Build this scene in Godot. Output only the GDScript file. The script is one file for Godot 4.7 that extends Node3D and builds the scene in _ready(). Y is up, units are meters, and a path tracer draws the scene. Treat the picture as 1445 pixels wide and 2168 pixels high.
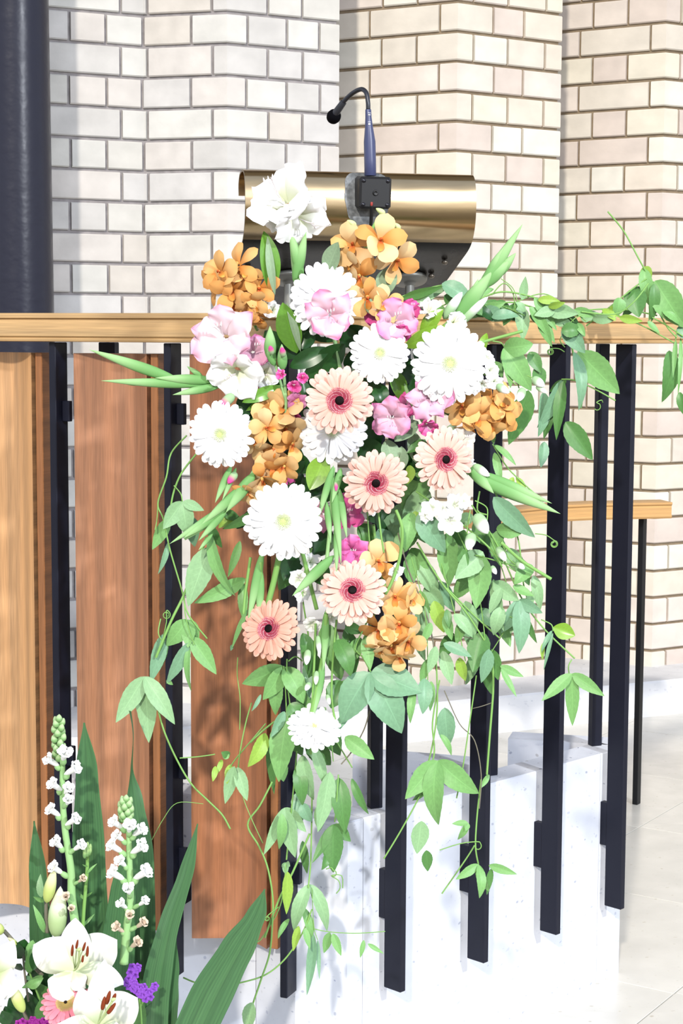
extends Node3D
# A church interior: cream brick piers, an altar rail of black bars and timber panels, a bronze lectern and two flower arrangements.

const F := 3700.0            # focal length in pixels of the 1445 x 2168 frame
const CAM_H := 1.175         # eye height
const ROLL := 0.005
const EXPO := 1.3            # how much brighter than its base colour a lit surface comes out
const LEFT_DIR := Vector2(-0.922, 0.387)   # (x, depth): the rail's left wing
var pitch := atan(379.0 / 3700.0)
var cam_basis: Basis
var mats := {}
var texs := {}
var rng := RandomNumberGenerator.new()
var wood_tex: ImageTexture
var wood_bump: ImageTexture
var wood_flat: ImageTexture
var leaf_tex: ImageTexture

# ---------------------------------------------------------------- mesh builder
class MB:
	var v := PackedVector3Array()
	var n := PackedVector3Array()
	var uv := PackedVector2Array()
	var col := PackedColorArray()
	var idx := PackedInt32Array()
	var c := Color(1, 1, 1)

	func vert(p: Vector3, nn: Vector3, t := Vector2.ZERO) -> int:
		v.append(p); n.append(nn); uv.append(t); col.append(c)
		return v.size() - 1

	func tri(a: Vector3, b: Vector3, d: Vector3, ta := Vector2.ZERO, tb := Vector2.ZERO, td := Vector2.ZERO) -> void:
		# front is where (d-a) x (b-a) points
		var nn := (d - a).cross(b - a)
		if nn.length_squared() < 1e-20:
			return
		nn = nn.normalized()
		idx.append(vert(a, nn, ta)); idx.append(vert(b, nn, tb)); idx.append(vert(d, nn, td))

	func quad(a: Vector3, b: Vector3, d: Vector3, e: Vector3, out: Vector3) -> void:
		# a flat quad a-b-d-e whose front looks along out; uv in metres
		var nn := (d - a).cross(b - a)
		if nn.length_squared() < 1e-20:
			nn = (e - a).cross(d - a)
		if nn.length_squared() < 1e-20:
			return
		nn = nn.normalized()
		var flip := nn.dot(out) < 0.0
		if flip:
			nn = -nn
		var ux := (b - a).normalized()
		var uy := nn.cross(ux)
		var k := []
		for p: Vector3 in [a, b, d, e]:
			k.append(vert(p, nn, Vector2((p - a).dot(ux), (p - a).dot(uy))))
		if flip:
			idx.append_array(PackedInt32Array([k[0], k[2], k[1], k[0], k[3], k[2]]))
		else:
			idx.append_array(PackedInt32Array([k[0], k[1], k[2], k[0], k[2], k[3]]))

	func grid(rows: Array, cols: Array = [], wrap := false, uvs: Array = [], outward := Vector3.ZERO) -> void:
		# rows of equally many points, smooth shaded
		var nr := rows.size()
		var nc: int = rows[0].size()
		var nn := PackedVector3Array()
		nn.resize(nr * nc)
		var cc := nc if wrap else nc - 1
		for i in nr - 1:
			for j in cc:
				var j2 := (j + 1) % nc
				var a: Vector3 = rows[i][j]
				var b: Vector3 = rows[i + 1][j]
				var d: Vector3 = rows[i][j2]
				var e: Vector3 = rows[i + 1][j2]
				var f1 := (d - a).cross(b - a)
				var f2 := (b - e).cross(d - e)
				nn[i * nc + j] += f1
				nn[(i + 1) * nc + j] += f1 + f2
				nn[i * nc + j2] += f1 + f2
				nn[(i + 1) * nc + j2] += f2
		var s := 1.0
		if outward != Vector3.ZERO and nn[(nr / 2) * nc + nc / 2].dot(outward) < 0.0:
			s = -1.0
		var first := v.size()
		for i in nr:
			for j in nc:
				if cols.size():
					c = cols[i][j]
				var q := nn[i * nc + j] * s
				vert(rows[i][j], q.normalized() if q.length_squared() > 1e-24 else Vector3.UP, uvs[i][j] if uvs.size() else Vector2(float(j) / maxf(nc - 1, 1), float(i) / maxf(nr - 1, 1)))
		for i in nr - 1:
			for j in cc:
				var j2 := (j + 1) % nc
				var a := first + i * nc + j
				var b := first + (i + 1) * nc + j
				var d := first + i * nc + j2
				var e := first + (i + 1) * nc + j2
				if s > 0.0:
					idx.append_array(PackedInt32Array([a, b, d, e, d, b]))
				else:
					idx.append_array(PackedInt32Array([a, d, b, e, b, d]))

	func tube(pts: Array, rad: Array, seg := 8, cap := true) -> void:
		var rows := []
		var t0: Vector3 = (pts[1] - pts[0]).normalized()
		var side := t0.cross(Vector3.UP)
		if side.length() < 0.1:
			side = t0.cross(Vector3.RIGHT)
		side = side.normalized()
		for i in pts.size():
			var a: Vector3 = pts[maxi(i - 1, 0)]
			var b: Vector3 = pts[mini(i + 1, pts.size() - 1)]
			var t := (b - a).normalized()
			side = (side - t * side.dot(t)).normalized()
			var up := t.cross(side)
			var r: float = rad[mini(i, rad.size() - 1)]
			var row := PackedVector3Array()
			if cap and i == 0:
				var z := PackedVector3Array(); z.resize(seg); z.fill(pts[0]); rows.append(z)
			for k in seg:
				var w := TAU * k / seg
				row.append(pts[i] + side * cos(w) * r + up * sin(w) * r)
			rows.append(row)
			if cap and i == pts.size() - 1:
				var z := PackedVector3Array(); z.resize(seg); z.fill(pts[i]); rows.append(z)
		grid(rows, [], true)

	func lathe(prof: Array, seg: int, xf := Transform3D()) -> void:
		# prof: Vector2(radius, height) from the top down, smooth
		var rows := []
		for p: Vector2 in prof:
			var row := PackedVector3Array()
			for k in seg:
				var w := TAU * k / seg
				row.append(xf * Vector3(cos(w) * p.x, p.y, sin(w) * p.x))
			rows.append(row)
		grid(rows, [], true)

	func cbox(xf: Transform3D, size: Vector3, ch: float) -> void:
		# a box with chamfered edges, centred on xf
		var h := size * 0.5
		var ax := [Vector3.RIGHT, Vector3.UP, Vector3.BACK]
		for i in 3:
			var a: Vector3 = ax[i]
			var b: Vector3 = ax[(i + 1) % 3]
			var d: Vector3 = ax[(i + 2) % 3]
			for s: float in [-1.0, 1.0]:
				var hb := h[(i + 1) % 3] - ch
				var hd := h[(i + 2) % 3] - ch
				var o := a * h[i] * s
				quad(xf * (o + b * hb + d * hd), xf * (o - b * hb + d * hd), xf * (o - b * hb - d * hd), xf * (o + b * hb - d * hd), xf.basis * (a * s))
				for s2: float in [-1.0, 1.0]:   # the edge between +-a and +-b, along d
					var p := a * s * h[i] + b * s2 * hb
					var q := a * s * (h[i] - ch) + b * s2 * h[(i + 1) % 3]
					quad(xf * (p + d * hd), xf * (p - d * hd), xf * (q - d * hd), xf * (q + d * hd), xf.basis * (a * s + b * s2))
		for sx: float in [-1.0, 1.0]:
			for sy: float in [-1.0, 1.0]:
				for sz: float in [-1.0, 1.0]:
					var s := Vector3(sx, sy, sz)
					var k := s * (h - Vector3.ONE * ch)
					var p := k + Vector3(sx * ch, 0, 0)
					var q := k + Vector3(0, sy * ch, 0)
					var r := k + Vector3(0, 0, sz * ch)
					if (r - p).cross(q - p).dot(s) > 0.0:
						tri(xf * p, xf * q, xf * r)
					else:
						tri(xf * p, xf * r, xf * q)

	func sweep(path: PackedVector2Array, prof: PackedVector2Array) -> void:
		# path: (x, z) in plan, left to right; prof: closed outline of (towards +z side of travel, height); flat shaded, capped
		var off := []
		for i in path.size():
			var a := path[maxi(i - 1, 0)]
			var b := path[mini(i + 1, path.size() - 1)]
			var t1 := (path[i] - a).normalized() if i > 0 else (b - path[i]).normalized()
			var t2 := (b - path[i]).normalized() if i < path.size() - 1 else t1
			var m1 := Vector2(-t1.y, t1.x)
			var m2 := Vector2(-t2.y, t2.x)
			var m := (m1 + m2).normalized()
			off.append(m / maxf(m.dot(m1), 0.3))
		var mid := Vector2.ZERO
		for p in prof:
			mid += p / prof.size()
		for i in path.size() - 1:
			for k in prof.size():
				var p := prof[k]
				var q := prof[(k + 1) % prof.size()]
				var e := q - p
				var o2 := Vector2(e.y, -e.x).normalized()
				if Geometry2D.is_point_in_polygon((p + q) * 0.5 + o2 * 0.0008, prof):
					o2 = -o2
				var mm: Vector2 = (off[i] + off[i + 1]) * 0.5
				quad(_pt(path[i], off[i], p), _pt(path[i + 1], off[i + 1], p), _pt(path[i + 1], off[i + 1], q), _pt(path[i], off[i], q), Vector3(mm.x * o2.x, o2.y, mm.y * o2.x))
		var ids := Geometry2D.triangulate_polygon(prof)
		for s in [0, path.size() - 1]:
			var dir := (path[1] - path[0]) if s == 0 else (path[s - 1] - path[s])
			var outv := -Vector3(dir.x, 0, dir.y)
			for k in range(0, ids.size(), 3):
				var a := _pt(path[s], off[s], prof[ids[k]])
				var b := _pt(path[s], off[s], prof[ids[k + 1]])
				var d := _pt(path[s], off[s], prof[ids[k + 2]])
				if (d - a).cross(b - a).dot(outv) > 0.0:
					tri(a, b, d)
				else:
					tri(a, d, b)

	func _pt(p: Vector2, o: Vector2, q: Vector2) -> Vector3:
		return Vector3(p.x + o.x * q.x, q.y, p.y + o.y * q.x)

	func done() -> ArrayMesh:
		var a := []
		a.resize(Mesh.ARRAY_MAX)
		a[Mesh.ARRAY_VERTEX] = v
		a[Mesh.ARRAY_NORMAL] = n
		a[Mesh.ARRAY_TEX_UV] = uv
		a[Mesh.ARRAY_COLOR] = col
		a[Mesh.ARRAY_INDEX] = idx
		var m := ArrayMesh.new()
		m.add_surface_from_arrays(Mesh.PRIMITIVE_TRIANGLES, a)
		return m

# ---------------------------------------------------------------- scene helpers
func numbered(called: String) -> String:
	if not has_node(NodePath(called)):
		return called
	var i := 1
	while has_node(NodePath("%s_%03d" % [called, i])):
		i += 1
	return "%s_%03d" % [called, i]

func thing(called: String, label: String, category: String, where := Vector3.ZERO, group := "") -> Node3D:
	var o := Node3D.new()
	o.name = numbered(called)
	add_child(o)
	o.position = where
	tag(o, label, category, group)
	return o

func tag(o: Node, label: String, category: String, group := "", kind := "") -> void:
	o.set_meta("label", label)
	if category: o.set_meta("category", category)
	if group: o.set_meta("group", group)
	if kind: o.set_meta("kind", kind)

var part_counts := {}
func part(called: String, mesh: Mesh, m: Material, parent: Node, where := Transform3D()) -> MeshInstance3D:
	var o := MeshInstance3D.new()
	o.mesh = mesh
	o.material_override = m
	var key := str(parent.get_instance_id()) + called
	var k: int = part_counts.get(key, 0)
	part_counts[key] = k + 1
	o.name = called if k == 0 else "%s_%03d" % [called, k]
	parent.add_child(o, true)
	o.transform = where
	return o

func struct(called: String, mesh: Mesh, m: Material, label := "") -> MeshInstance3D:
	var o := part(called, mesh, m, self)
	o.set_meta("kind", "structure")
	if label: o.set_meta("label", label)
	return o

func at(px: float, py: float, d: float) -> Vector3:
	# the point d metres in front of the camera (measured along the floor) that the lens shows there
	var r := cam_basis * Vector3((px - 722.5) / F, -(py - 1084.0) / F, -1.0)
	return Vector3(0, CAM_H, 0) + r * (d / -r.z)

func ppm(px: float, d: float) -> float:
	return px * d / F     # metres that px pixels span at that depth

func facing(yaw: float, up: float, roll := 0.0) -> Basis:
	# +z looks back at the camera, turned to the picture's right by yaw and up by up (degrees)
	return Basis.from_euler(Vector3(deg_to_rad(-up), deg_to_rad(yaw), deg_to_rad(roll)))

func pts_of(s: String) -> PackedVector2Array:
	var o := PackedVector2Array()
	for w in s.split(" ", false):
		var q := w.split(",")
		o.append(Vector2(q[0].to_float(), q[1].to_float()))
	return o

func curve(pts: Array, steps: int) -> Array:
	# Catmull-Rom through the points
	var o := []
	for i in pts.size() - 1:
		var p0: Vector3 = pts[maxi(i - 1, 0)]
		var p1: Vector3 = pts[i]
		var p2: Vector3 = pts[i + 1]
		var p3: Vector3 = pts[mini(i + 2, pts.size() - 1)]
		for k in steps:
			o.append(p1.cubic_interpolate(p2, p0, p3, float(k) / steps))
	o.append(pts[-1])
	return o

# ---------------------------------------------------------------- materials
func pc(r: float, g: float, b: float, k := 1.0) -> Color:
	# the base colour of a thing that the photograph shows in this colour
	var c := Color(r / 255.0, g / 255.0, b / 255.0).srgb_to_linear()
	return Color(minf(c.r * k / EXPO, 0.95), minf(c.g * k / EXPO, 0.95), minf(c.b * k / EXPO, 0.95)).linear_to_srgb()

func lin(r: float, g: float, b: float, k := 1.0) -> Color:
	return pc(r, g, b, k).srgb_to_linear()

func mat(c: Color, rough := 0.6, metal := 0.0, spec := 0.5) -> StandardMaterial3D:
	var m := StandardMaterial3D.new()
	m.albedo_color = c
	m.roughness = rough
	m.metallic = metal
	m.metallic_specular = spec
	m.cull_mode = BaseMaterial3D.CULL_DISABLED
	return m

func noise_tex(sz: int, freq: float, oct: int, lo: float, hi: float, sd := 1) -> NoiseTexture2D:
	var t := NoiseTexture2D.new()
	t.width = sz; t.height = sz; t.seamless = true
	var f := FastNoiseLite.new()
	f.seed = sd; f.frequency = freq; f.fractal_octaves = oct
	t.noise = f
	var g := Gradient.new()
	g.set_color(0, Color(lo, lo, lo)); g.set_color(1, Color(hi, hi, hi))
	t.color_ramp = g
	return t

func triplanar(m: StandardMaterial3D, scale: float) -> void:
	m.uv1_triplanar = true
	m.uv1_world_triplanar = true
	m.uv1_scale = Vector3.ONE * scale

func chips(base: Color, sz: int, count: int, tints: Array, least: float, most: float, sd: int, mottle: float) -> ImageTexture:
	# stone chips in cement
	var im := Image.create(sz, sz, false, Image.FORMAT_RGB8)
	var f := FastNoiseLite.new()
	f.seed = sd; f.frequency = 0.012; f.fractal_octaves = 4
	for y in sz:
		for x in sz:
			var w := 0.5 + 0.5 * cos(TAU * x / sz)
			var k := lerpf(f.get_noise_2d(x, y), f.get_noise_2d(x + (sz if x < sz / 2 else -sz), y), w * 0.5) * mottle
			im.set_pixel(x, y, Color(base.r + k, base.g + k, base.b + k))
	var r := RandomNumberGenerator.new()
	r.seed = sd
	for i in count:
		var cx := r.randf() * sz
		var cy := r.randf() * sz
		var a := least + (most - least) * pow(r.randf(), 3.0)
		var b := a * r.randf_range(0.4, 0.9)
		var w := r.randf() * TAU
		var t: Color = tints[r.randi() % tints.size()]
		var s := r.randf_range(0.35, 1.0)
		for dy in range(-int(a) - 1, int(a) + 2):
			for dx in range(-int(a) - 1, int(a) + 2):
				var u := (dx * cos(w) + dy * sin(w)) / a
				var q := (-dx * sin(w) + dy * cos(w)) / b
				if u * u + q * q < 1.0:
					var x := posmod(int(cx) + dx, sz)
					var y := posmod(int(cy) + dy, sz)
					im.set_pixel(x, y, im.get_pixel(x, y).lerp(t, s))
	return ImageTexture.create_from_image(im)

func make_wood() -> void:
	var w := 256
	var h := 1024
	var im := Image.create(w, h, false, Image.FORMAT_RGB8)
	var bu := Image.create(w, h, false, Image.FORMAT_RGB8)
	var f := FastNoiseLite.new()
	f.seed = 5; f.frequency = 0.02; f.fractal_octaves = 3
	var g := FastNoiseLite.new()
	g.seed = 9; g.frequency = 0.11; g.fractal_octaves = 2
	for y in h:
		for x in w:
			var a := f.get_noise_2d(x * 1.8, y * 0.035)
			var b := g.get_noise_2d(x * 5.0, y * 0.12)
			var k := 0.88 + a * 0.17 + b * 0.08
			im.set_pixel(x, y, Color(clampf(k, 0, 1), clampf(k * 0.985 - 0.02 * a, 0, 1), clampf(k * 0.96 - 0.05 * a, 0, 1)))
			var q := clampf(0.5 + b * 0.5, 0, 1)
			bu.set_pixel(x, y, Color(q, q, q))
	wood_tex = ImageTexture.create_from_image(im)
	wood_bump = ImageTexture.create_from_image(bu)
	im.rotate_90(CLOCKWISE)
	wood_flat = ImageTexture.create_from_image(im)

func make_leaf_tex() -> void:
	var w := 96
	var h := 192
	var im := Image.create(w, h, false, Image.FORMAT_RGB8)
	var f := FastNoiseLite.new()
	f.seed = 3; f.frequency = 0.05
	for y in h:
		for x in w:
			var u := absf(x / (w - 1.0) * 2.0 - 1.0)
			var t := y / (h - 1.0)
			var k := 0.86 + 0.05 * f.get_noise_2d(x, y)
			var vein := absf(fposmod((t - u * 0.16) * 9.0, 1.0) - 0.5) * 2.0
			k += 0.06 * smoothstep(0.80, 1.0, vein) * (1.0 - u)
			if u < 0.05:
				k = 0.93
			im.set_pixel(x, y, Color(k, k, k))
	leaf_tex = ImageTexture.create_from_image(im)

func wood(c: Color, rough: float, along_y: bool, su := 1.0, sv := 1.0) -> StandardMaterial3D:
	var m := mat(c, rough, 0.0, 0.4)
	m.albedo_texture = wood_tex if along_y else wood_flat
	m.uv1_scale = Vector3(su, sv, 1)
	if along_y:
		m.heightmap_enabled = true
		m.heightmap_texture = wood_bump
		m.heightmap_scale = 0.015
	return m

func leafy(c: Color, rough := 0.45, spec := 0.4) -> StandardMaterial3D:
	var m := mat(c, rough, 0.0, spec)
	m.albedo_texture = leaf_tex
	m.backlight_enabled = true
	m.backlight = Color(0.28, 0.32, 0.12)
	return m

func petal_mat(backlight := 0.25, rough := 0.6) -> StandardMaterial3D:
	var m := mat(Color.WHITE, rough, 0.0, 0.25)
	m.vertex_color_use_as_albedo = true
	m.backlight_enabled = true
	m.backlight = Color(backlight, backlight, backlight)
	return m

# ---------------------------------------------------------------- the room
func plan(a: Array) -> PackedVector2Array:
	# (x, depth) pairs to (x, z)
	var o := PackedVector2Array()
	for p: Vector2 in a:
		o.append(Vector2(p.x, -p.y))
	return o

func box_mesh(lo: Vector3, hi: Vector3, ch := 0.004) -> ArrayMesh:
	var b := MB.new()
	b.cbox(Transform3D(Basis(), (lo + hi) * 0.5), hi - lo, ch)
	return b.done()

func arc_at(p: PackedVector2Array, px: float) -> float:
	# where along the plan line the lens shows column px
	var q := at(px, 300.0, 1.0)
	var k := q.x                       # x per metre of depth
	var s := 0.0
	for i in p.size() - 1:
		var a := p[i]
		var b := p[i + 1]
		var fa := a.x + k * a.y
		var fb := b.x + k * b.y
		if (fa <= 0.0 and fb > 0.0) or (i == 0 and fa > 0.0):
			return s + a.distance_to(b) * (-fa / (fb - fa))
		s += a.distance_to(b)
	return s

func sub_path(p: PackedVector2Array, s0: float, s1: float) -> PackedVector2Array:
	var o := PackedVector2Array()
	var s := 0.0
	for i in p.size() - 1:
		var l := p[i].distance_to(p[i + 1])
		if o.is_empty() and s0 < s + l:
			o.append(p[i].lerp(p[i + 1], (s0 - s) / l))
		if not o.is_empty():
			if s1 <= s + l:
				o.append(p[i].lerp(p[i + 1], (s1 - s) / l))
				return o
			o.append(p[i + 1])
		s += l
	return o

func brick_pier(called: String, label: String, line: Array, even: Array, odd: Array, brick_mats: Array, mortar: Material, end_back: float) -> void:
	var p := plan(line)
	var total := 0.0
	for i in p.size() - 1:
		total += p[i].distance_to(p[i + 1])
	# mortar bed: the wall's body, its face 9 mm behind the bricks; the right end turns back into the wall
	var body := MB.new()
	var path := p.duplicate()
	path[path.size() - 1] = path[path.size() - 1] - (p[p.size() - 1] - p[p.size() - 2]).normalized() * 0.006
	body.sweep(path, PackedVector2Array([Vector2(-0.30, 0.0), Vector2(-0.009, 0.0), Vector2(-0.009, 7.0), Vector2(-0.30, 7.0)]))
	var wall := struct(called, body.done(), mortar, label)
	for row in 31:
		var y0 := 0.075 + 0.086 * row + 0.005
		var js: Array = [0.0]
		for px: float in (even if row % 2 == 0 else odd):
			js.append(arc_at(p, px) + rng.randf_range(-0.0025, 0.0025))
		js.append(total)
		for k in js.size() - 1:
			var s0: float = js[k] + (0.0 if k == 0 else 0.0045)
			var s1: float = js[k + 1] - (0.0 if k == js.size() - 2 else 0.0045)
			if s1 - s0 < 0.01:
				continue
			var b := MB.new()
			var c := 0.0035
			var h := 0.077 + rng.randf_range(-0.001, 0.001)
			var o := rng.randf_range(-0.001, 0.001)
			b.sweep(sub_path(p, s0, s1), PackedVector2Array([Vector2(-0.05, y0), Vector2(o - c, y0), Vector2(o, y0 + c), Vector2(o, y0 + h - c), Vector2(o - c, y0 + h), Vector2(-0.05, y0 + h)]))
			part("brick", b.done(), brick_mats[rng.randi() % brick_mats.size()], wall)

func build_room() -> void:
	# bricks: cream, laid in five firings
	var bump := noise_tex(256, 0.05, 4, 0.0, 1.0, 4)
	var tone := noise_tex(256, 0.012, 4, 0.90, 1.0, 8)
	var sets := [[], []]
	for k in 2:
		var tints := [[227, 224, 217], [229, 223, 217], [224, 221, 218], [232, 230, 224], [221, 218, 214], [226, 219, 210]] if k == 0 else [[243, 231, 215], [241, 229, 218], [238, 229, 215], [247, 242, 229], [233, 219, 208], [244, 236, 218]]
		for t: Array in tints:
			var m := mat(pc(t[0], t[1], t[2]), 0.85, 0.0, 0.3)
			m.albedo_texture = tone
			m.heightmap_enabled = true
			m.heightmap_texture = bump
			m.heightmap_scale = 0.05
			triplanar(m, 3.0)
			sets[k].append(m)
	var mortar_grey := mat(pc(178, 172, 172), 0.95, 0.0, 0.2)
	var mortar_brown := mat(pc(164, 146, 122), 0.95, 0.0, 0.2)
	for m: StandardMaterial3D in [mortar_grey, mortar_brown]:
		m.albedo_texture = noise_tex(256, 0.03, 4, 0.8, 1.0, 12)
		triplanar(m, 4.0)
	brick_pier("wall_back_left", "cream brick pier with a folded face, beside the black column", [Vector2(-1.05, 4.77), Vector2(-0.56, 4.995), Vector2(-0.322, 4.93), Vector2(-0.0125, 5.09)],
		[60.0, 148.0, 226.0, 303.0, 404.0, 523.0, 606.0, 676.0], [40.0, 256.0, 313.0, 449.0, 567.0, 640.0], sets[0], mortar_grey, 0.5)
	brick_pier("wall_back_middle", "cream brick pier with a ridge, behind the lectern", [Vector2(-0.13, 5.47), Vector2(0.332, 5.22), Vector2(0.662, 5.43)],
		[806.0, 880.0, 999.0, 1072.6, 1150.0], [780.0, 928.0, 1042.0, 1105.0], sets[1], mortar_brown, 0.5)
	brick_pier("wall_back_right", "cream brick pier with a ridge, above the far end of the handrail", [Vector2(0.55, 5.82), Vector2(1.0, 5.55), Vector2(1.42, 5.80)],
		[1251.0, 1322.0, 1436.0, 1508.0], [1223.0, 1370.0, 1475.0], sets[1], mortar_brown, 0.5)
	# white stone plinth below the bricks
	var stone := mat(pc(243, 243, 245), 0.7, 0.0, 0.3)
	stone.albedo_texture = chips(Color(0.95, 0.95, 0.95), 384, 200, [Color(0.78, 0.79, 0.83), Color(0.85, 0.85, 0.87)], 1.0, 4.0, 21, 0.05)
	triplanar(stone, 2.2)
	var pl := MB.new()
	pl.sweep(plan([Vector2(-1.5, 4.14), Vector2(1.7, 5.662)]), PackedVector2Array([Vector2(-0.45, 0), Vector2(0, 0), Vector2(0, 0.104), Vector2(-0.006, 0.11), Vector2(-0.45, 0.11)]))
	struct("trim_1", pl.done(), stone, "white stone plinth under the brick piers")
	# cream stone floor, laid in 48 cm tiles turned against the wall
	var slab := mat(pc(150, 138, 118), 0.9)
	var floor_o := struct("floor", box_mesh(Vector3(-6, -0.3, -6.3), Vector3(6, -0.006, 7.0)), slab, "polished cream stone floor")
	var tile_mats := []
	for k in 3:
		var m := mat(pc(240 - k * 3, 236 - k * 3, 228 - k * 3), 0.24, 0.0, 0.5)
		m.albedo_texture = chips(Color(0.96, 0.96, 0.95), 384, 420, [Color(0.90, 0.88, 0.85), Color(0.92, 0.91, 0.89), Color(0.86, 0.84, 0.80)], 0.7, 2.6, 31 + k, 0.05)
		triplanar(m, 1.7)
		tile_mats.append(m)
	var ud := Vector2(0.544, 0.839)
	var vd := Vector2(0.845, -0.534)
	var tile_mesh := box_mesh(Vector3(-0.2388, -0.02, -0.2388), Vector3(0.2388, 0.0, 0.2388), 0.0006)
	for i in range(-8, 12):
		for j in range(-8, 12):
			var cpt := ud * (2.883 + 0.48 * (i + 0.5)) + vd * (-1.145 + 0.48 * (j + 0.5))
			if cpt.y < 1.7 or cpt.y > 5.9 or absf(cpt.x) > 0.55 + cpt.y * 0.24:
				continue
			var bs := Basis(Vector3(ud.x, 0, -ud.y), Vector3.UP, Vector3(ud.x, 0, -ud.y).cross(Vector3.UP))
			part("tile", tile_mesh, tile_mats[rng.randi() % 3], floor_o, Transform3D(bs, Vector3(cpt.x, 0, -cpt.y)))
	# the rest of the room, out of the picture: high ceiling, side wall, an open glazed front towards the garden
	var plaster := mat(pc(226, 224, 220), 0.9)
	struct("ceiling", box_mesh(Vector3(-6, 7.0, -6.3), Vector3(6, 7.3, -1.2)), plaster, "high white ceiling")
	struct("wall_back", box_mesh(Vector3(-6, 0, -6.5), Vector3(4.2, 7.0, -6.2)), plaster, "plain plaster wall behind the brick piers")

func build_column() -> void:
	var m := mat(Color(0.115, 0.12, 0.175), 0.38, 0.0, 0.38)
	m.roughness_texture = noise_tex(128, 0.04, 3, 0.75, 1.0, 15)
	m.heightmap_enabled = true
	m.heightmap_texture = noise_tex(256, 0.03, 3, 0.0, 1.0, 16)
	m.heightmap_scale = 0.06
	triplanar(m, 3.0)
	var b := MB.new()
	b.lathe([Vector2(0.080, 7.0), Vector2(0.086, 2.2), Vector2(0.099, 0.0)], 40)
	var c := at(36.0, 300.0, 4.70)
	var o := part("steel_column", b.done(), m, self, Transform3D(Basis(), Vector3(c.x, 0, c.z)))
	tag(o, "round dark blue-black steel column behind the left end of the handrail", "column")

# ---------------------------------------------------------------- the altar rail
func bar_box(corner: Vector2, t: Vector2, out: Vector2, y0: float, y1: float, w: float, dp: float) -> Array:
	# corner: the nearest edge in (x, depth); the bar runs w along t and dp away from out
	var c := corner + t * (w * 0.5) - out * (dp * 0.5)
	var x := Vector3(t.x, 0, -t.y)
	var z := Vector3(out.x, 0, -out.y)
	return [Transform3D(Basis(x, Vector3.UP, z), Vector3(c.x, (y0 + y1) * 0.5, -c.y)), Vector3(w, y1 - y0, dp)]

func add_bar(rail: Node3D, corner: Vector2, t: Vector2, out: Vector2, y0: float, m: Material, w := 0.0125, dp := 0.036) -> MeshInstance3D:
	var q := bar_box(corner, t, out, y0, 1.158, w, dp)
	var b := MB.new()
	b.cbox(q[0], q[1], 0.0012)
	return part("bar", b.done(), m, rail)

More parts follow.
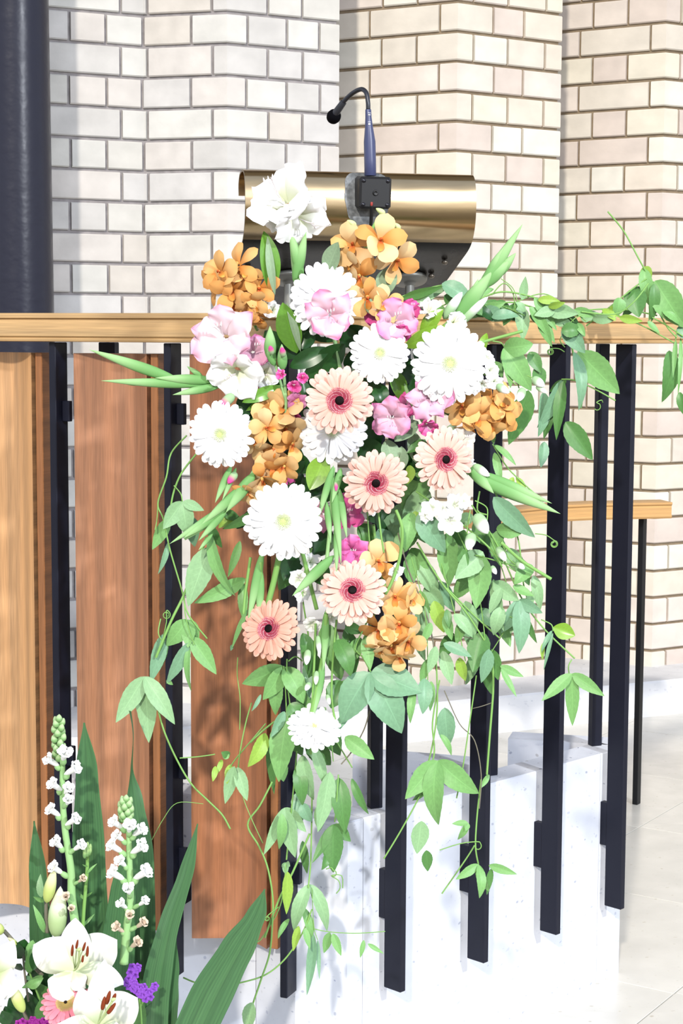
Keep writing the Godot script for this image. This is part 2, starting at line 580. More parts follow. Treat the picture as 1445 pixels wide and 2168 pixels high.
func build_rail() -> void:
	var rail := thing("altar_rail", "altar rail of black steel bars and curved timber panels under a pale timber handrail", "railing", Vector3.ZERO)
	var steel := mat(Color(0.075, 0.083, 0.135), 0.55, 0.0, 0.35)
	steel.roughness_texture = noise_tex(128, 0.03, 3, 0.7, 1.0, 44)
	triplanar(steel, 5.0)
	var rail_wood := wood(pc(234, 194, 140), 0.38, false, 1.0, 1.0)
	# handrail: one moulding round the corner
	var hr := MB.new()
	var prof := PackedVector2Array([Vector2(-0.072, 1.161), Vector2(0.006, 1.159), Vector2(0.010, 1.160), Vector2(0.011, 1.163), Vector2(0.0085, 1.1655), Vector2(0.012, 1.168),
		Vector2(0.012, 1.1925), Vector2(0.0085, 1.1945), Vector2(0.013, 1.1965), Vector2(0.013, 1.201), Vector2(0.010, 1.204), Vector2(-0.069, 1.204), Vector2(-0.072, 1.200)])
	var path := [Vector2(-1.15, 3.069), Vector2(-0.07, 2.6158), Vector2(-0.02, 2.600), Vector2(0.025, 2.596), Vector2(0.065, 2.616), Vector2(1.0, 3.537)]
	hr.sweep(plan(path), prof)
	var hm := part("handrail", hr.done(), rail_wood, rail)
	hm.set_meta("label", "pale timber handrail with beaded edges")
	rail_wood.uv1_scale = Vector3(0.7, 5.0, 1)
	# bars of the right wing, standing off the concrete
	var tr := Vector2(0.700, 0.714)
	var nr := Vector2(0.714, -0.700)
	for c: Vector2 in [Vector2(0.0958, 2.646), Vector2(0.2366, 2.776), Vector2(0.3721, 2.913), Vector2(0.504, 3.048)]:
		var bar := add_bar(rail, c, tr, nr, 0.147, steel)
		var q := bar_box(c - nr * 0.035, tr, nr, 0.258, 0.337, 0.0125, 0.026)
		var b := MB.new()
		b.cbox(q[0], q[1], 0.001)
		part("spacer", b.done(), steel, bar)
	# bars of the left wing
	var tl := Vector2(-0.922, 0.387)
	var nl := Vector2(-0.387, -0.922)
	for c: Vector2 in [Vector2(-0.0805, 2.620), Vector2(-0.264, 2.698), Vector2(-0.454, 2.778), Vector2(-0.652, 2.860)]:
		var bar := add_bar(rail, c, tl, nl, 0.147, steel)
		var q := bar_box(c - nl * 0.035, tl, nl, 0.258, 0.337, 0.0125, 0.028)
		var b := MB.new()
		b.cbox(q[0], q[1], 0.001)
		part("spacer", b.done(), steel, bar)
		for y: float in [1.032, 0.470, 0.325]:
			for s: float in [0.0, 1.0]:
				var g := bar_box(c - nl * 0.018 + tl * (0.0125 if s == 0.0 else -0.013), tl, nl, y, y + 0.033, 0.006 if s == 0.0 else 0.013, 0.010)
				var h := MB.new()
				h.cbox(g[0], g[1], 0.001)
				part("bracket", h.done(), steel, bar)
	# second row of bars, standing on the concrete
	for c: Vector2 in [Vector2(0.0525, 2.705), Vector2(0.254, 2.915), Vector2(0.464, 3.135)]:
		add_bar(rail, c + Vector2(-0.004, 0.0), Vector2(0.92, 0.387), Vector2(0.387, -0.92), 0.425, steel, 0.021, 0.016)
	for c: Vector2 in [Vector2(-0.37, 2.85), Vector2(-0.585, 2.94)]:
		add_bar(rail, c, tl, nl, 0.42, steel, 0.03, 0.016)
	# timber panels, hollowed across their width
	var tones := [pc(232, 184, 136), pc(200, 146, 114), pc(192, 132, 98)]
	for k in 3:
		var pm := wood(tones[k], 0.30, true, 4.2, 0.9)
		var pe := wood(pc(196, 134, 88), 0.5, true, 4.0, 1.0)
		var pl: Vector2 = [Vector2(-0.622, 2.872), Vector2(-0.427, 2.789), Vector2(-0.2355, 2.708)][k]
		var pr: Vector2 = pl + Vector2(0.1215, -0.0485)
		var n := Vector2(-0.370, -0.929)
		var fr := []
		var rows := []
		var uvs := []
		for y: float in [1.141, 0.212]:
			var row := PackedVector3Array()
			var ur := []
			for j in 17:
				var u := j / 16.0
				var sag := 0.026 * sin(PI * pow(u, 1.25))
				var p := pl.lerp(pr, u) - n * sag
				row.append(Vector3(p.x, y, -p.y))
				ur.append(Vector2(u * 0.13 + k * 0.31, (y - 0.2) * 0.95))
			rows.append(row)
			uvs.append(ur)
		var b := MB.new()
		b.grid(rows, [], false, uvs, Vector3(n.x, 0, -n.y))
		var back := -n * 0.034
		for i in 16:
			for e in 2:   # top and bottom edges
				var a: Vector3 = rows[e][i]
				var d: Vector3 = rows[e][i + 1]
				var ba := pl.lerp(pr, i / 16.0) + back
				var bd := pl.lerp(pr, (i + 1) / 16.0) + back
				b.quad(a, d, Vector3(bd.x, d.y, -bd.y), Vector3(ba.x, a.y, -ba.y), Vector3.UP if e == 0 else Vector3.DOWN)
		for e: Vector2 in [pl, pr]:
			var f := e + back
			b.quad(Vector3(e.x, 0.212, -e.y), Vector3(e.x, 1.141, -e.y), Vector3(f.x, 1.141, -f.y), Vector3(f.x, 0.212, -f.y), Vector3(-1, 0, 0.4) if e == pl else Vector3(1, 0, -0.4))
		var a1 := pl + back
		var a2 := pr + back
		b.quad(Vector3(a1.x, 0.212, -a1.y), Vector3(a2.x, 0.212, -a2.y), Vector3(a2.x, 1.141, -a2.y), Vector3(a1.x, 1.141, -a1.y), Vector3(0, 0, -1))
		var o := part("timber_panel", b.done(), pm, rail)
		# the batten behind, a little wider on the right
		var t := (pr - pl).normalized()
		var eb := MB.new()
		var cc := pr + t * 0.0105 - n * 0.004
		eb.cbox(Transform3D(Basis(Vector3(t.x, 0, -t.y), Vector3.UP, Vector3(n.x, 0, -n.y)), Vector3(cc.x, 0.6765, -cc.y) - Vector3(n.x, 0, -n.y) * 0.018), Vector3(0.013, 0.929, 0.034), 0.001)
		part("edge_batten", eb.done(), pe, o)

func build_concrete() -> void:
	var m := mat(pc(243, 246, 254, 0.96), 0.75, 0.0, 0.3)
	m.albedo_texture = chips(Color(0.95, 0.95, 0.955), 768, 850, [Color(0.60, 0.62, 0.72), Color(0.70, 0.71, 0.78), Color(0.76, 0.75, 0.74), Color(0.82, 0.82, 0.86), Color(0.45, 0.47, 0.56)], 0.9, 4.2, 77, 0.05)
	m.heightmap_enabled = true
	m.heightmap_texture = noise_tex(256, 0.03, 4, 0.0, 1.0, 78)
	m.heightmap_scale = 0.06
	triplanar(m, 1.6)
	var root := thing("concrete_upstand", "white terrazzo concrete upstand with grey chips carrying the altar rail", "concrete wall")
	var prof := PackedVector2Array([Vector2(-0.06, 0.0), Vector2(0, 0.0), Vector2(0, 0.423), Vector2(-0.002, 0.425), Vector2(-0.06, 0.425)])
	var parts := [[Vector2(-1.2, 3.250), Vector2(-0.135, 2.735)], [Vector2(-0.134, 2.7345), Vector2(-0.069, 2.657), Vector2(0.0122, 2.630), Vector2(0.036, 2.6535)], [Vector2(0.0368, 2.6543), Vector2(0.467, 3.0795)], [Vector2(0.4708, 3.0728), Vector2(0.514, 3.084), Vector2(0.42, 3.165), Vector2(0.300, 3.215)]]
	for k in 3:
		var b := MB.new()
		b.sweep(plan(parts[k]), prof)
		part("concrete_panel", b.done(), m, root)
	var e := MB.new()
	e.sweep(plan([Vector2(0.4678, 3.0803), Vector2(0.516, 3.1285)]), prof)
	part("concrete_panel", e.done(), m, root)
	var r := MB.new()
	r.sweep(plan([Vector2(0.312, 3.195), Vector2(0.495, 3.150)]), PackedVector2Array([Vector2(-0.06, 0), Vector2(0, 0), Vector2(0, 0.425), Vector2(-0.06, 0.425)]))
	part("return_panel", r.done(), m, root)
	var s := MB.new()
	s.sweep(plan([Vector2(0.022, 3.06), Vector2(0.24, 2.99)]), PackedVector2Array([Vector2(-0.06, 0), Vector2(0, 0), Vector2(0, 0.425), Vector2(-0.06, 0.425)]))
	part("return_panel", s.done(), m, root)

func build_far_rail() -> void:
	var root := thing("low_rail", "short low timber rail on a black post standing before the brick wall", "railing")
	var w := wood(pc(228, 182, 122), 0.5, false, 0.7, 5.0)
	var b := MB.new()
	b.sweep(plan([Vector2(0.33, 4.00), Vector2(0.43, 4.09), Vector2(0.535, 4.185), Vector2(0.62, 4.225), Vector2(0.81, 4.27)]), PackedVector2Array([Vector2(-0.07, 0.726), Vector2(0, 0.726), Vector2(0.003, 0.731), Vector2(0, 0.736), Vector2(0, 0.757), Vector2(0.004, 0.761), Vector2(0.004, 0.766), Vector2(-0.07, 0.766)]))
	part("handrail", b.done(), w, root)
	var p := MB.new()
	p.cbox(Transform3D(Basis(Vector3.UP, -0.6), Vector3(0.745, 0.363, -4.30)), Vector3(0.014, 0.726, 0.020), 0.001)
	part("post", p.done(), mat(Color(0.03, 0.032, 0.042), 0.5, 0.0, 0.4), root)
	var p2 := MB.new()
	p2.cbox(Transform3D(Basis(Vector3.UP, -0.6), Vector3(0.36, 0.363, -4.065)), Vector3(0.014, 0.726, 0.020), 0.001)
	part("post", p2.done(), mat(Color(0.03, 0.032, 0.042), 0.5, 0.0, 0.4), root)

# ---------------------------------------------------------------- lectern and microphone
const LECT_PHI := 0.21      # the lectern is turned a little to the picture's right
func lectern_frame() -> Transform3D:
	# x along the lectern's width, z towards the people, origin at eye height under its front
	var o := at(764.0, 705.0, 3.05)
	return Transform3D(Basis(Vector3.UP, LECT_PHI), Vector3(o.x, CAM_H, o.z))

func lect_prof(n: int) -> Array:
	var k := [Vector2(-0.072, 0.236), Vector2(-0.074, 0.256), Vector2(-0.062, 0.272), Vector2(-0.040, 0.2775), Vector2(-0.018, 0.276), Vector2(-0.004, 0.264), Vector2(0.003, 0.240), Vector2(0.004, 0.212), Vector2(-0.002, 0.186), Vector2(-0.017, 0.163), Vector2(-0.040, 0.148), Vector2(-0.09, 0.130), Vector2(-0.20, 0.092), Vector2(-0.38, 0.030)]
	var o := []
	for i in k.size() - 1:
		for j in n:
			o.append(k[i].cubic_interpolate(k[i + 1], k[maxi(i - 1, 0)], k[mini(i + 2, k.size() - 1)], float(j) / n))
	o.append(k[-1])
	return o

func build_lectern() -> void:
	var fr := lectern_frame()
	var root := thing("lectern", "bronze sheet lectern top with a rolled edge, turned slightly sideways behind the flowers", "lectern", fr.origin)
	root.basis = fr.basis
	var brass := mat(Color(0.72, 0.63, 0.49), 0.24, 1.0)
	brass.albedo_texture = noise_tex(256, 0.03, 4, 0.90, 1.0, 51)
	brass.roughness_texture = noise_tex(256, 0.03, 4, 0.75, 1.0, 52)
	brass.anisotropy_enabled = true
	brass.anisotropy = 0.4
	triplanar(brass, 4.0)
	brass.uv1_world_triplanar = false
	brass.uv1_scale = Vector3(1.2, 8.0, 8.0)
	var p := lect_prof(4)
	var hw := 0.2035
	var rows := []
	var inner := []
	for i in p.size():
		var a: Vector2 = p[maxi(i - 1, 0)]
		var c: Vector2 = p[mini(i + 1, p.size() - 1)]
		var t := (c - a).normalized()
		var n := Vector2(-t.y, t.x)     # away from the people and up: the sheet's inside
		if n.dot(Vector2(-0.06, 0.2) - p[i]) < 0.0 and i < 32 or i >= 32 and n.y < 0.0:
			n = -n
		var q: Vector2 = p[i] + n * 0.004
		var r1 := PackedVector3Array()
		var r2 := PackedVector3Array()
		for j in 9:
			var x := lerpf(-hw, hw, j / 8.0)
			r1.append(Vector3(x, p[i].y, p[i].x))
			r2.append(Vector3(x, q.y, q.x))
		rows.append(r1)
		inner.append(r2)
	# the bronze front and lip, then the dark underside of the book rest
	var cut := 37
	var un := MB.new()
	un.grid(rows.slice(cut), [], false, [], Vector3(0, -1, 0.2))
	var b := MB.new()
	b.grid(rows.slice(0, cut + 1), [], false, [], Vector3(0, 0, 1))
	b.grid(inner, [], false, [], Vector3(0, 0, -1))
	for i in p.size() - 1:
		b.quad(rows[i][0], rows[i + 1][0], inner[i + 1][0], inner[i][0], Vector3.LEFT)
		b.quad(rows[i][8], rows[i + 1][8], inner[i + 1][8], inner[i][8], Vector3.RIGHT)
	b.quad(rows[0][0], rows[0][8], inner[0][8], inner[0][0], Vector3.DOWN)
	b.quad(rows[-1][0], rows[-1][8], inner[-1][8], inner[-1][0], Vector3.BACK)
	part("sheet", b.done(), brass, root)
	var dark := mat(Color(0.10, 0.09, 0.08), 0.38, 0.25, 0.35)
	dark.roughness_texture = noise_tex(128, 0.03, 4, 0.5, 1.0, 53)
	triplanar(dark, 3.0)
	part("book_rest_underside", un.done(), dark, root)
	# mounting discs and rods under the book rest
	var dull := mat(Color(0.50, 0.50, 0.48), 0.45, 0.6)
	for x: float in [-0.098, 0.128]:
		var d := MB.new()
		var tilt := Basis(Vector3.RIGHT, -0.33)
		d.lathe([Vector2(0, 0.006), Vector2(0.030, 0.006), Vector2(0.033, 0.0), Vector2(0.030, -0.005), Vector2(0.012, -0.006), Vector2(0.009, -0.012), Vector2(0, -0.012)], 28, Transform3D(tilt, Vector3(x, 0.098, -0.165)))
		var f := part("flange", d.done(), dull, root)
		var rd := MB.new()
		rd.tube([Vector3(x, 0.095, -0.165), Vector3(x, -0.2, -0.165)], [0.0085], 14)
		part("rod", rd.done(), dull, f)
	# rivets showing on the underside
	var rv := mat(Color(0.45, 0.42, 0.38), 0.4, 0.8)
	for q: Vector2 in [Vector2(-0.185, -0.075), Vector2(-0.178, -0.13), Vector2(0.172, -0.085), Vector2(0.165, -0.15)]:
		var d := MB.new()
		var y := 0.130 - (-q.y - 0.09) * 0.345
		d.lathe([Vector2(0, 0.003), Vector2(0.005, 0.001), Vector2(0.006, -0.002), Vector2(0.004, -0.005), Vector2(0, -0.006)], 14, Transform3D(Basis(Vector3.RIGHT, -0.33), Vector3(q.x, y - 0.003, q.y)))
		part("rivet", d.done(), rv, root)
	# solder bloom round the microphone box: a rough worn film on the sheet
	var film := mat(pc(176, 180, 182), 0.7, 0.3)
	film.albedo_texture = noise_tex(256, 0.05, 5, 0.45, 1.0, 55)
	triplanar(film, 6.0)
	var st := MB.new()
	var ro := []
	for i in range(16, 33):
		var row := PackedVector3Array()
		var u := (i - 16) / 16.0
		var wv := 0.040 * pow(sin(PI * clampf(u, 0.02, 0.98)), 0.22) * (1.0 + 0.02 * sin(i * 1.3))
		for j in 9:
			row.append(Vector3(0.009 + wv * (j / 4.0 - 1.0), p[i].y, p[i].x + 0.0009))
		ro.append(row)
	st.grid(ro, [], false, [], Vector3(0, 0, 1))
	part("solder_stain", st.done(), film, root)

func build_microphone() -> void:
	var fr := lectern_frame()
	var root := thing("microphone", "black gooseneck microphone on a square box fixed to the lectern front", "microphone", fr.origin)
	root.basis = fr.basis
	var blk := mat(Color(0.035, 0.036, 0.05), 0.5, 0.0, 0.5)
	var body := mat(Color(0.20, 0.225, 0.36), 0.38, 0.0, 0.5)
	var b := MB.new()
	var tilt := Basis(Vector3.RIGHT, 0.10)
	b.cbox(Transform3D(tilt, Vector3(0.0145, 0.2395, 0.020)), Vector3(0.056, 0.054, 0.042), 0.004)
	var bx := part("junction_box", b.done(), blk, root)
	var screw := mat(Color(0.2, 0.2, 0.22), 0.35, 0.8)
	for sx: float in [-1.0, 1.0]:
		for sy: float in [-1.0, 1.0]:
			var s := MB.new()
			s.lathe([Vector2(0, 0.0015), Vector2(0.0024, 0.0012), Vector2(0.0033, 0.0), Vector2(0.0045, -0.001)], 12, Transform3D(tilt * Basis(Vector3.RIGHT, PI / 2), Vector3(0.0145, 0.2395, 0.020) + tilt * Vector3(sx * 0.021, sy * 0.020, 0.0215)))
			part("screw", s.done(), screw, bx)
	var kn := MB.new()
	kn.lathe([Vector2(0, 0.0008), Vector2(0.0025, 0.0008), Vector2(0.003, 0.0018), Vector2(0.0045, 0.0018), Vector2(0.005, 0.0)], 18, Transform3D(tilt * Basis(Vector3.RIGHT, PI / 2), Vector3(0.0145, 0.2395, 0.020) + tilt * Vector3(0, 0, 0.0212)))
	part("moulded_ring", kn.done(), blk, bx)
	var inv := fr.affine_inverse()
	var sh := []
	for q: Vector2 in [Vector2(783.5, 372), Vector2(783, 340), Vector2(782, 300), Vector2(780.5, 268), Vector2(779.5, 248), Vector2(779, 232)]:
		sh.append(inv * at(q.x, q.y, 3.035))
	var stem := MB.new()
	stem.tube(sh, [0.0101, 0.0102, 0.0101, 0.0068, 0.0054, 0.0050], 20)
	part("handle", stem.done(), body, root)
	var gn := []
	for q: Vector3 in [Vector3(779, 232, 3.035), Vector3(778.5, 216, 3.035), Vector3(775, 197, 3.04), Vector3(765, 189, 3.05), Vector3(748, 196, 3.065), Vector3(730, 212, 3.08), Vector3(718, 228, 3.09), Vector3(708, 243, 3.10)]:
		gn.append(inv * at(q.x, q.y, q.z))
	var g := MB.new()
	g.tube(curve(gn, 5), [0.0040], 12)
	part("gooseneck", g.done(), mat(Color(0.17, 0.18, 0.21), 0.35, 0.4), root)
	var sl := MB.new()
	sl.tube([inv * at(727, 216, 3.083), inv * at(709, 241, 3.098)], [0.0056, 0.0068], 14)
	part("sleeve", sl.done(), mat(Color(0.14, 0.15, 0.18), 0.5), root)
	var hd := MB.new()
	var ax: Vector3 = (inv * at(699, 256, 3.13) - inv * at(709, 241, 3.098)).normalized()
	var sd := ax.cross(Vector3.UP).normalized()
	hd.lathe([Vector2(0, 0.012), Vector2(0.008, 0.011), Vector2(0.0115, 0.006), Vector2(0.0125, 0.0), Vector2(0.0115, -0.007), Vector2(0.007, -0.012), Vector2(0, -0.0135)], 22, Transform3D(Basis(sd, ax, sd.cross(ax)), inv * at(706, 247, 3.105)))
	part("foam_head", hd.done(), mat(Color(0.02, 0.02, 0.035), 0.9, 0.0, 0.2), root)
	# small worn white marks printed on the handle
	var ink := mat(Color(0.85, 0.86, 0.9), 0.6)
	for q: Array in [[240.0, 0.0060, 6, 0.0009], [244.0, 0.0060, 1, 0.0016], [259.0, 0.0060, 5, 0.0010], [263.5, 0.0064, 1, 0.0022]]:
		var mk := MB.new()
		var o: Vector3 = inv * at(779.7, q[0], 3.0345) + Vector3(0, 0, q[1])
		var n: int = q[2]
		for i in n:
			var w := 0.0052 / n
			mk.cbox(Transform3D(Basis(), o + Vector3((i - (n - 1) * 0.5) * w, 0, 0)), Vector3(w * 0.7, q[3], 0.0004), 0.0001)
		part("printed_mark", mk.done(), ink, root)
	var cable := MB.new()
	cable.tube(curve([inv * at(786, 434, 2.995), inv * at(785.5, 460, 3.01), inv * at(784, 490, 3.03), inv * at(783, 530, 3.05)], 5), [0.0030], 10)
	part("cable", cable.done(), blk, root)
	var pin := MB.new()
	pin.tube([inv * at(786.5, 428, 2.995), inv * at(786, 436, 2.995)], [0.0022], 8)
	part("plug", pin.done(), mat(Color(0.55, 0.14, 0.10), 0.5), root)

# ---------------------------------------------------------------- plants: shapes
func blade_w(t: float, k: int) -> float:
	# half-width of a leaf or petal along its length, 0..1
	match k:
		0: return pow(sin(PI * pow(clampf(t, 0.0, 1.0), 0.78)), 0.85) * (1.0 - 0.12 * t)          # pointed oval
		1: return pow(sin(PI * pow(clampf(t, 0.0, 1.0), 0.95)), 0.8)                               # oval
		2: return 0.30 + 0.70 * sin(PI * 0.5 * minf(t / 0.74, 1.0)) if t < 0.74 else sqrt(maxf(1.0 - pow((t - 0.74) / 0.26, 2.4), 0.0))   # strap with a round end
		3: return (0.22 + 0.78 * pow(sin(PI * 0.5 * minf(t / 0.6, 1.0)), 1.4)) if t < 0.6 else sqrt(maxf(1.0 - pow((t - 0.6) / 0.4, 2.0), 0.0))  # spoon
	return 1.0

func blade(mb: MB, path: Array, width: float, nrm: Vector3, kind := 0, fold := 0.15, saw := 0.0, ruffle := 0.0, cols: Array = [], nv := 16, nu := 6, ph := 0.0) -> void:
	# a leaf or petal along the curve path[0..2] (quadratic), nrm its upper side
	var a: Vector3 = path[0]
	var m: Vector3 = path[1]
	var b: Vector3 = path[2]
	var rows := []
	var cr := []
	var uvs := []
	for i in nv + 1:
		var t := float(i) / nv
		var p := a.lerp(m, t).lerp(m.lerp(b, t), t)
		var tg := (m - a).lerp(b - m, t).normalized()
		var n := (nrm - tg * nrm.dot(tg)).normalized()
		var x := tg.cross(n)
		var w := width * 0.5 * maxf(blade_w(t, kind), 0.004)
		var row := PackedVector3Array()
		var c := []
		var ur := []
		for j in nu + 1:
			var u := float(j) / nu * 2.0 - 1.0
			var ww := w
			if saw > 0.0 and absf(u) > 0.99:
				ww *= 1.0 + saw * (fposmod(t * 13.0, 1.0) - 0.5)
			var z := fold * absf(u) * w + ruffle * width * u * u * sin(t * 17.0 + u * 3.0 + ph) * (0.25 + t)
			row.append(p + x * u * ww + n * z)
			ur.append(Vector2(u * 0.5 + 0.5, t))
			if cols.size():
				var e: Color = cols[0]
				var f: Color = cols[1]
				var g: Color = cols[2]
				var base := e.lerp(f, smoothstep(0.05, 0.65, t)) if t < 0.65 else f.lerp(g, smoothstep(0.65, 1.0, t))
				if cols.size() > 3:
					base = base.lerp(cols[3], pow(absf(u), 2.0) * 0.8)
				c.append(base)
		rows.append(row)
		uvs.append(ur)
		if cols.size(): cr.append(c)
	mb.grid(rows, cr, false, uvs, nrm)

func ribbon(mb: MB, pts: Array, widths: Array, twist: Array, nrm: Vector3, fold := 0.1, steps := 6, vrep := 1.0) -> void:
	# a strap leaf through points with a width and a twist (degrees) at each
	var rows := []
	var uvs := []
	var cols := []
	var c := curve(pts, steps)
	for i in c.size():
		var f := float(i) / steps
		var k := mini(int(f), pts.size() - 2)
		var r := f - k
		var w := lerpf(widths[k], widths[k + 1], smoothstep(0.0, 1.0, r)) * 0.5
		var tw := deg_to_rad(lerpf(twist[k], twist[k + 1], r))
		var tg: Vector3 = (c[mini(i + 1, c.size() - 1)] - c[maxi(i - 1, 0)]).normalized()
		var n := (nrm - tg * nrm.dot(tg)).normalized().rotated(tg, tw)
		var x := tg.cross(n)
		var row := PackedVector3Array()
		var ur := []
		var cr := []
		for j in 11:
			var u: float = [-1.0, -0.94, -0.90, -0.6, -0.3, 0.0, 0.3, 0.6, 0.90, 0.94, 1.0][j]
			row.append(c[i] + x * u * w + n * fold * absf(u) * w)
			cr.append(Color(1.9, 1.55, 1.0) if absf(u) > 0.92 else Color(1, 1, 1) * (0.9 + 0.1 * sin(u * 9.0 + i * 0.2)))
			ur.append(Vector2(u * 0.5 + 0.5, float(i) / (c.size() - 1) * vrep))
		rows.append(row)
		uvs.append(ur)
		cols.append(cr)
	mb.grid(rows, cols, false, uvs, nrm)

func spindle(mb: MB, a: Vector3, b: Vector3, w: float, sharp := 1.0, seg := 10, flat := 1.0, cols: Array = []) -> void:
	# a bud or sheath: pointed ellipsoid from a to b
	var t := (b - a).normalized()
	var toward := Vector3(0, 0, 1)
	var side := t.cross(toward)
	if side.length() < 0.1: side = t.cross(Vector3.UP)
	side = side.normalized()
	var up := side.cross(t)
	var rows := []
	var cr := []
	for i in 15:
		var f := i / 14.0
		var r := w * 0.5 * maxf(pow(sin(PI * pow(f, 0.75)), sharp), 0.003)
		var row := PackedVector3Array()
		var c := []
		for k in seg:
			var q := TAU * k / seg
			row.append(a.lerp(b, f) + side * cos(q) * r + up * sin(q) * r * flat)
			if cols.size():
				c.append((cols[0] as Color).lerp(cols[1], smoothstep(0.35, 0.75, f)))
		rows.append(row)
		if cols.size(): cr.append(c)
	mb.grid(rows, cr, true)

func centre(mb: MB) -> Vector3:
	# moves the shape so that its first point is the origin; returns where that was
	var o := mb.v[0]
	for i in mb.v.size():
		mb.v[i] -= o
	return o

func put(called: String, mb: MB, m: Material, parent: Node3D) -> MeshInstance3D:
	# a part built in world places, hung under a thing or part
	var o := centre(mb)
	var t := Transform3D(Basis(), o)
	var pt := Transform3D()
	var q: Node = parent
	while q is Node3D and q != self:
		pt = (q as Node3D).transform * pt
		q = q.get_parent()
	return part(called, mb.done(), m, parent, pt.affine_inverse() * t)

# ---------------------------------------------------------------- gerberas
var petal_meshes := {}
func gerbera_petal(kind: String, variant: int) -> ArrayMesh:
	var key := kind + str(variant)
	if petal_meshes.has(key):
		return petal_meshes[key]
	var b := MB.new()
	var cols := [lin(255, 255, 250, 1.12), lin(255, 255, 255, 1.14), lin(255, 255, 255, 1.14)]
	if kind == "peach":
		cols = [lin(244, 160, 148, 0.85), lin(252, 200, 182, 0.86), lin(254, 210, 196, 0.88)]
	elif kind == "apricot":
		cols = [lin(242, 150, 132, 0.82), lin(250, 188, 164, 0.84), lin(252, 196, 174, 0.86)]
	elif kind == "pink":
		cols = [lin(222, 110, 130, 0.85), lin(240, 142, 158, 0.88), lin(244, 158, 170, 0.9)]
	var rows := []
	var cr := []
	var w0: float = [0.212, 0.196, 0.226][variant]
	for i in 15:
		var t := 1.0 - pow(1.0 - i / 14.0, 1.5)
		var r := 0.10 + 0.90 * t
		var w := w0 * (0.57 if kind == "white" else 0.53) * blade_w(t * 0.985, 2)
		var z := 0.03 + 0.11 * t - (0.12 + 0.04 * variant) * t * t
		var row := PackedVector3Array()
		var c := []
		for j in 7:
			var u := j / 3.0 - 1.0
			var g := 0.010 * cos(u * PI * 1.5) * (1.0 - 0.5 * t)
			var notch := -0.018 * absf(sin(u * PI * 1.5)) * smoothstep(0.9, 1.0, t)
			row.append(Vector3(u * w, r + notch, z + g - 0.10 * u * u * w))
			var k := (cols[0] as Color).lerp(cols[1], smoothstep(0.12, 0.5, t)).lerp(cols[2], smoothstep(0.6, 1.0, t))
			c.append(k)
		rows.append(row)
		cr.append(c)
	b.grid(rows, cr, false, [], Vector3(0, 0, 1))
	petal_meshes[key] = b.done()
	return petal_meshes[key]

